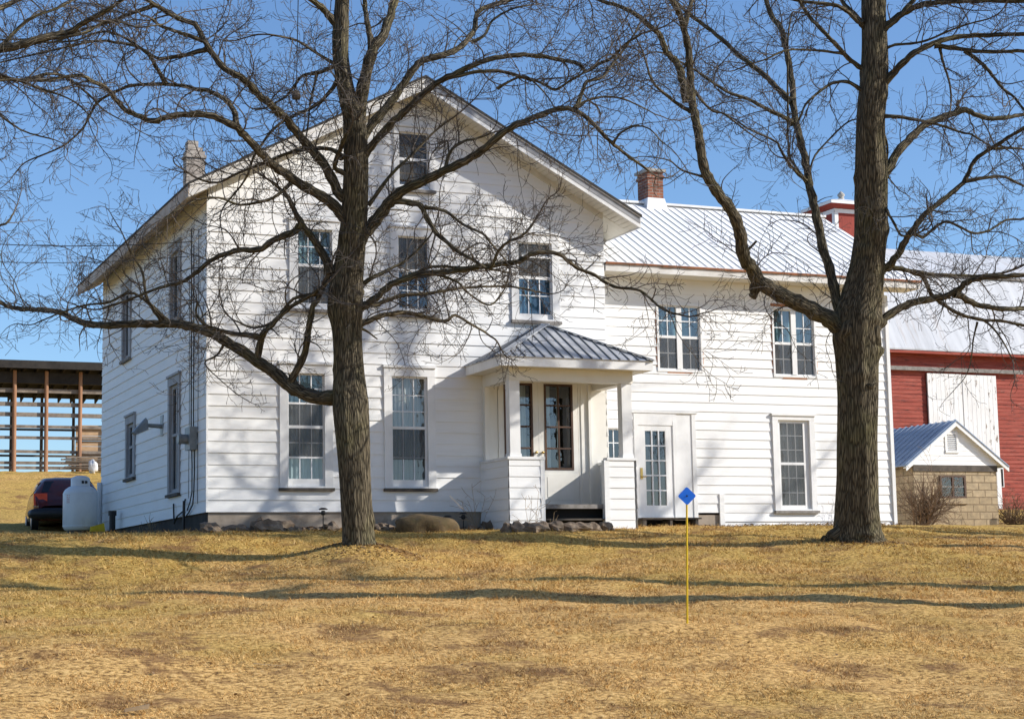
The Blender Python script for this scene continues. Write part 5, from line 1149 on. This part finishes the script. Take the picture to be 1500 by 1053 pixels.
# blue marker
mk = ground_hit(1006, 914); mt = atD(1006, 726, float((mk - CAM) @ ROT[2]) - .1)
mz = G(mk[0], mk[1])
sg = thing('driveway_marker', 'blue diamond reflector on a thin yellow rod stuck in the lawn', 'marker', (mk[0], mk[1], mz))
mb = MB(); mb.tube([(mk[0], mk[1], mz - .2), tuple(mt)], [.012, .011], 8); mb.build('rod', M_yellow, sg)
mb = MB(); c = Vector(mt) + Vector(-ROT[2]) * .02; rt = Vector((ROT[0][0], ROT[0][1], 0)).normalized(); up = Vector((0, 0, 1)); fw = Vector((ROT[2][0], ROT[2][1], 0)).normalized()
out = []
for k in range(4):
    a0 = k * math.pi / 2
    for da in (-.16, 0, .16): 
        rr_ = .090 if da else .096; out.append((math.cos(a0 + da) * rr_, math.sin(a0 + da) * rr_))
mb.add([c + rt * a + up * b_ - fw * .004 for a, b_ in out] + [c + rt * a + up * b_ + fw * .004 for a, b_ in out], [tuple(range(12)), tuple(reversed(range(12, 24)))] + [(i, (i + 1) % 12, 12 + (i + 1) % 12, 12 + i) for i in range(12)])
pl = mb.build('plate', M_blue, sg)
mb = MB(); cc = c - fw * .004; mb.tube([tuple(cc), tuple(cc - fw * .008)], [.010, .008], 10); mb.build('bolt', M_black, pl)
# fallen sticks
for (p, q, D, lab, L, s_) in ((390, 838, 27.5, 'crooked fallen stick on the shaded lawn left of the slender tree', .9, 1), (1240, 822, 32, 'thin curved fallen twig on the lawn before the thick tree', .9, 2), (1010, 798, 32.5, 'dark fallen branch on the lawn behind the blue marker', 1.6, 3), (200, 1049, 14.6, 'pale piece of split wood at the bottom edge of the lawn', .18, 4), (395, 978, 17.0, 'small pale dry stick low on the foreground lawn', .3, 5), (1400, 790, 35, 'thin dry twig on the lawn in front of the block shed', .9, 6)):
    w_ = ground_hit(p, q); X, Y = float(w_[0]), float(w_[1]); z = G(X, Y); mb = MB(); R2 = random.Random(s_)
    if s_ == 4:
        mb.hexa([(X - .1, Y - .02, z + .02), (X + .09, Y - .03, z + .04), (X + .09, Y + .01, z + .04), (X - .1, Y + .02, z + .02), (X - .1, Y - .02, z + .045), (X + .1, Y - .03, z + .075), (X + .1, Y + .01, z + .075), (X - .09, Y + .02, z + .045)])
        solo('wood_chip', mb, M_straw, lab, 'wood', (X, Y, z)); continue
    d = Vector((ROT[0][0], ROT[0][1], 0)).normalized(); 
    twig(mb, Vector((X - d.x * L / 2, Y - d.y * L / 2, z + .02)), d, .02 if L > .5 else .01, L, 1, R2, .18, .8, .0)
    mb.v = [(a, b_, G(a, b_) + .015 + max(-.01, c_ - z - .02) * .35) for a, b_, c_ in mb.v]
    solo('fallen_stick', mb, M_brown if s_ != 5 else M_straw, lab, 'stick', (X, Y, z))
# utility wires from the left to the house corner, and a hanging line
def wire(a, b_, sag, r, lab, name='utility_wire', extra=None):
    a = Vector(a); b_ = Vector(b_); mb = MB(); P = [a.lerp(b_, i / 20) - Vector((0, 0, sag * 4 * (i / 20) * (1 - i / 20))) for i in range(21)]
    mb.tube(P, [r] * 21, 5); return mb
mb = wire(atD(-250, 330, 40), (-.05, 1.1, 5.62), .25, .010, ''); solo('utility_wire', mb, M_black, 'upper black service wire running from the left edge to the house eave', 'wire', tuple(atD(-250, 330, 40)))
mb = wire(atD(-250, 360, 40), (-.05, 1.3, 5.35), .25, .008, ''); solo('utility_wire', mb, M_black, 'lower black service wire running from the left edge to the house eave', 'wire', tuple(atD(-250, 360, 40)))
top = atD(438, -60, 30.2); midp = atD(434, 140, 30.2); bot = atD(441, 240, 30.2)
ft = thing('hanging_line', 'thin dark line with a small white weight hanging from the slender tree', 'line', tuple(bot))
mb = MB(); mb.tube([tuple(top), tuple(midp), tuple(bot)], [.009, .008, .005], 5); mb.build('line', M_black, ft)
mb = MB(); mb.lathe(tuple(midp), [(0, .10), (.04, .08), (.07, .03), (.08, -.02), (.07, -.06), (0, -.08)], 12); mb.build('weight', M_silldk, ft, True)
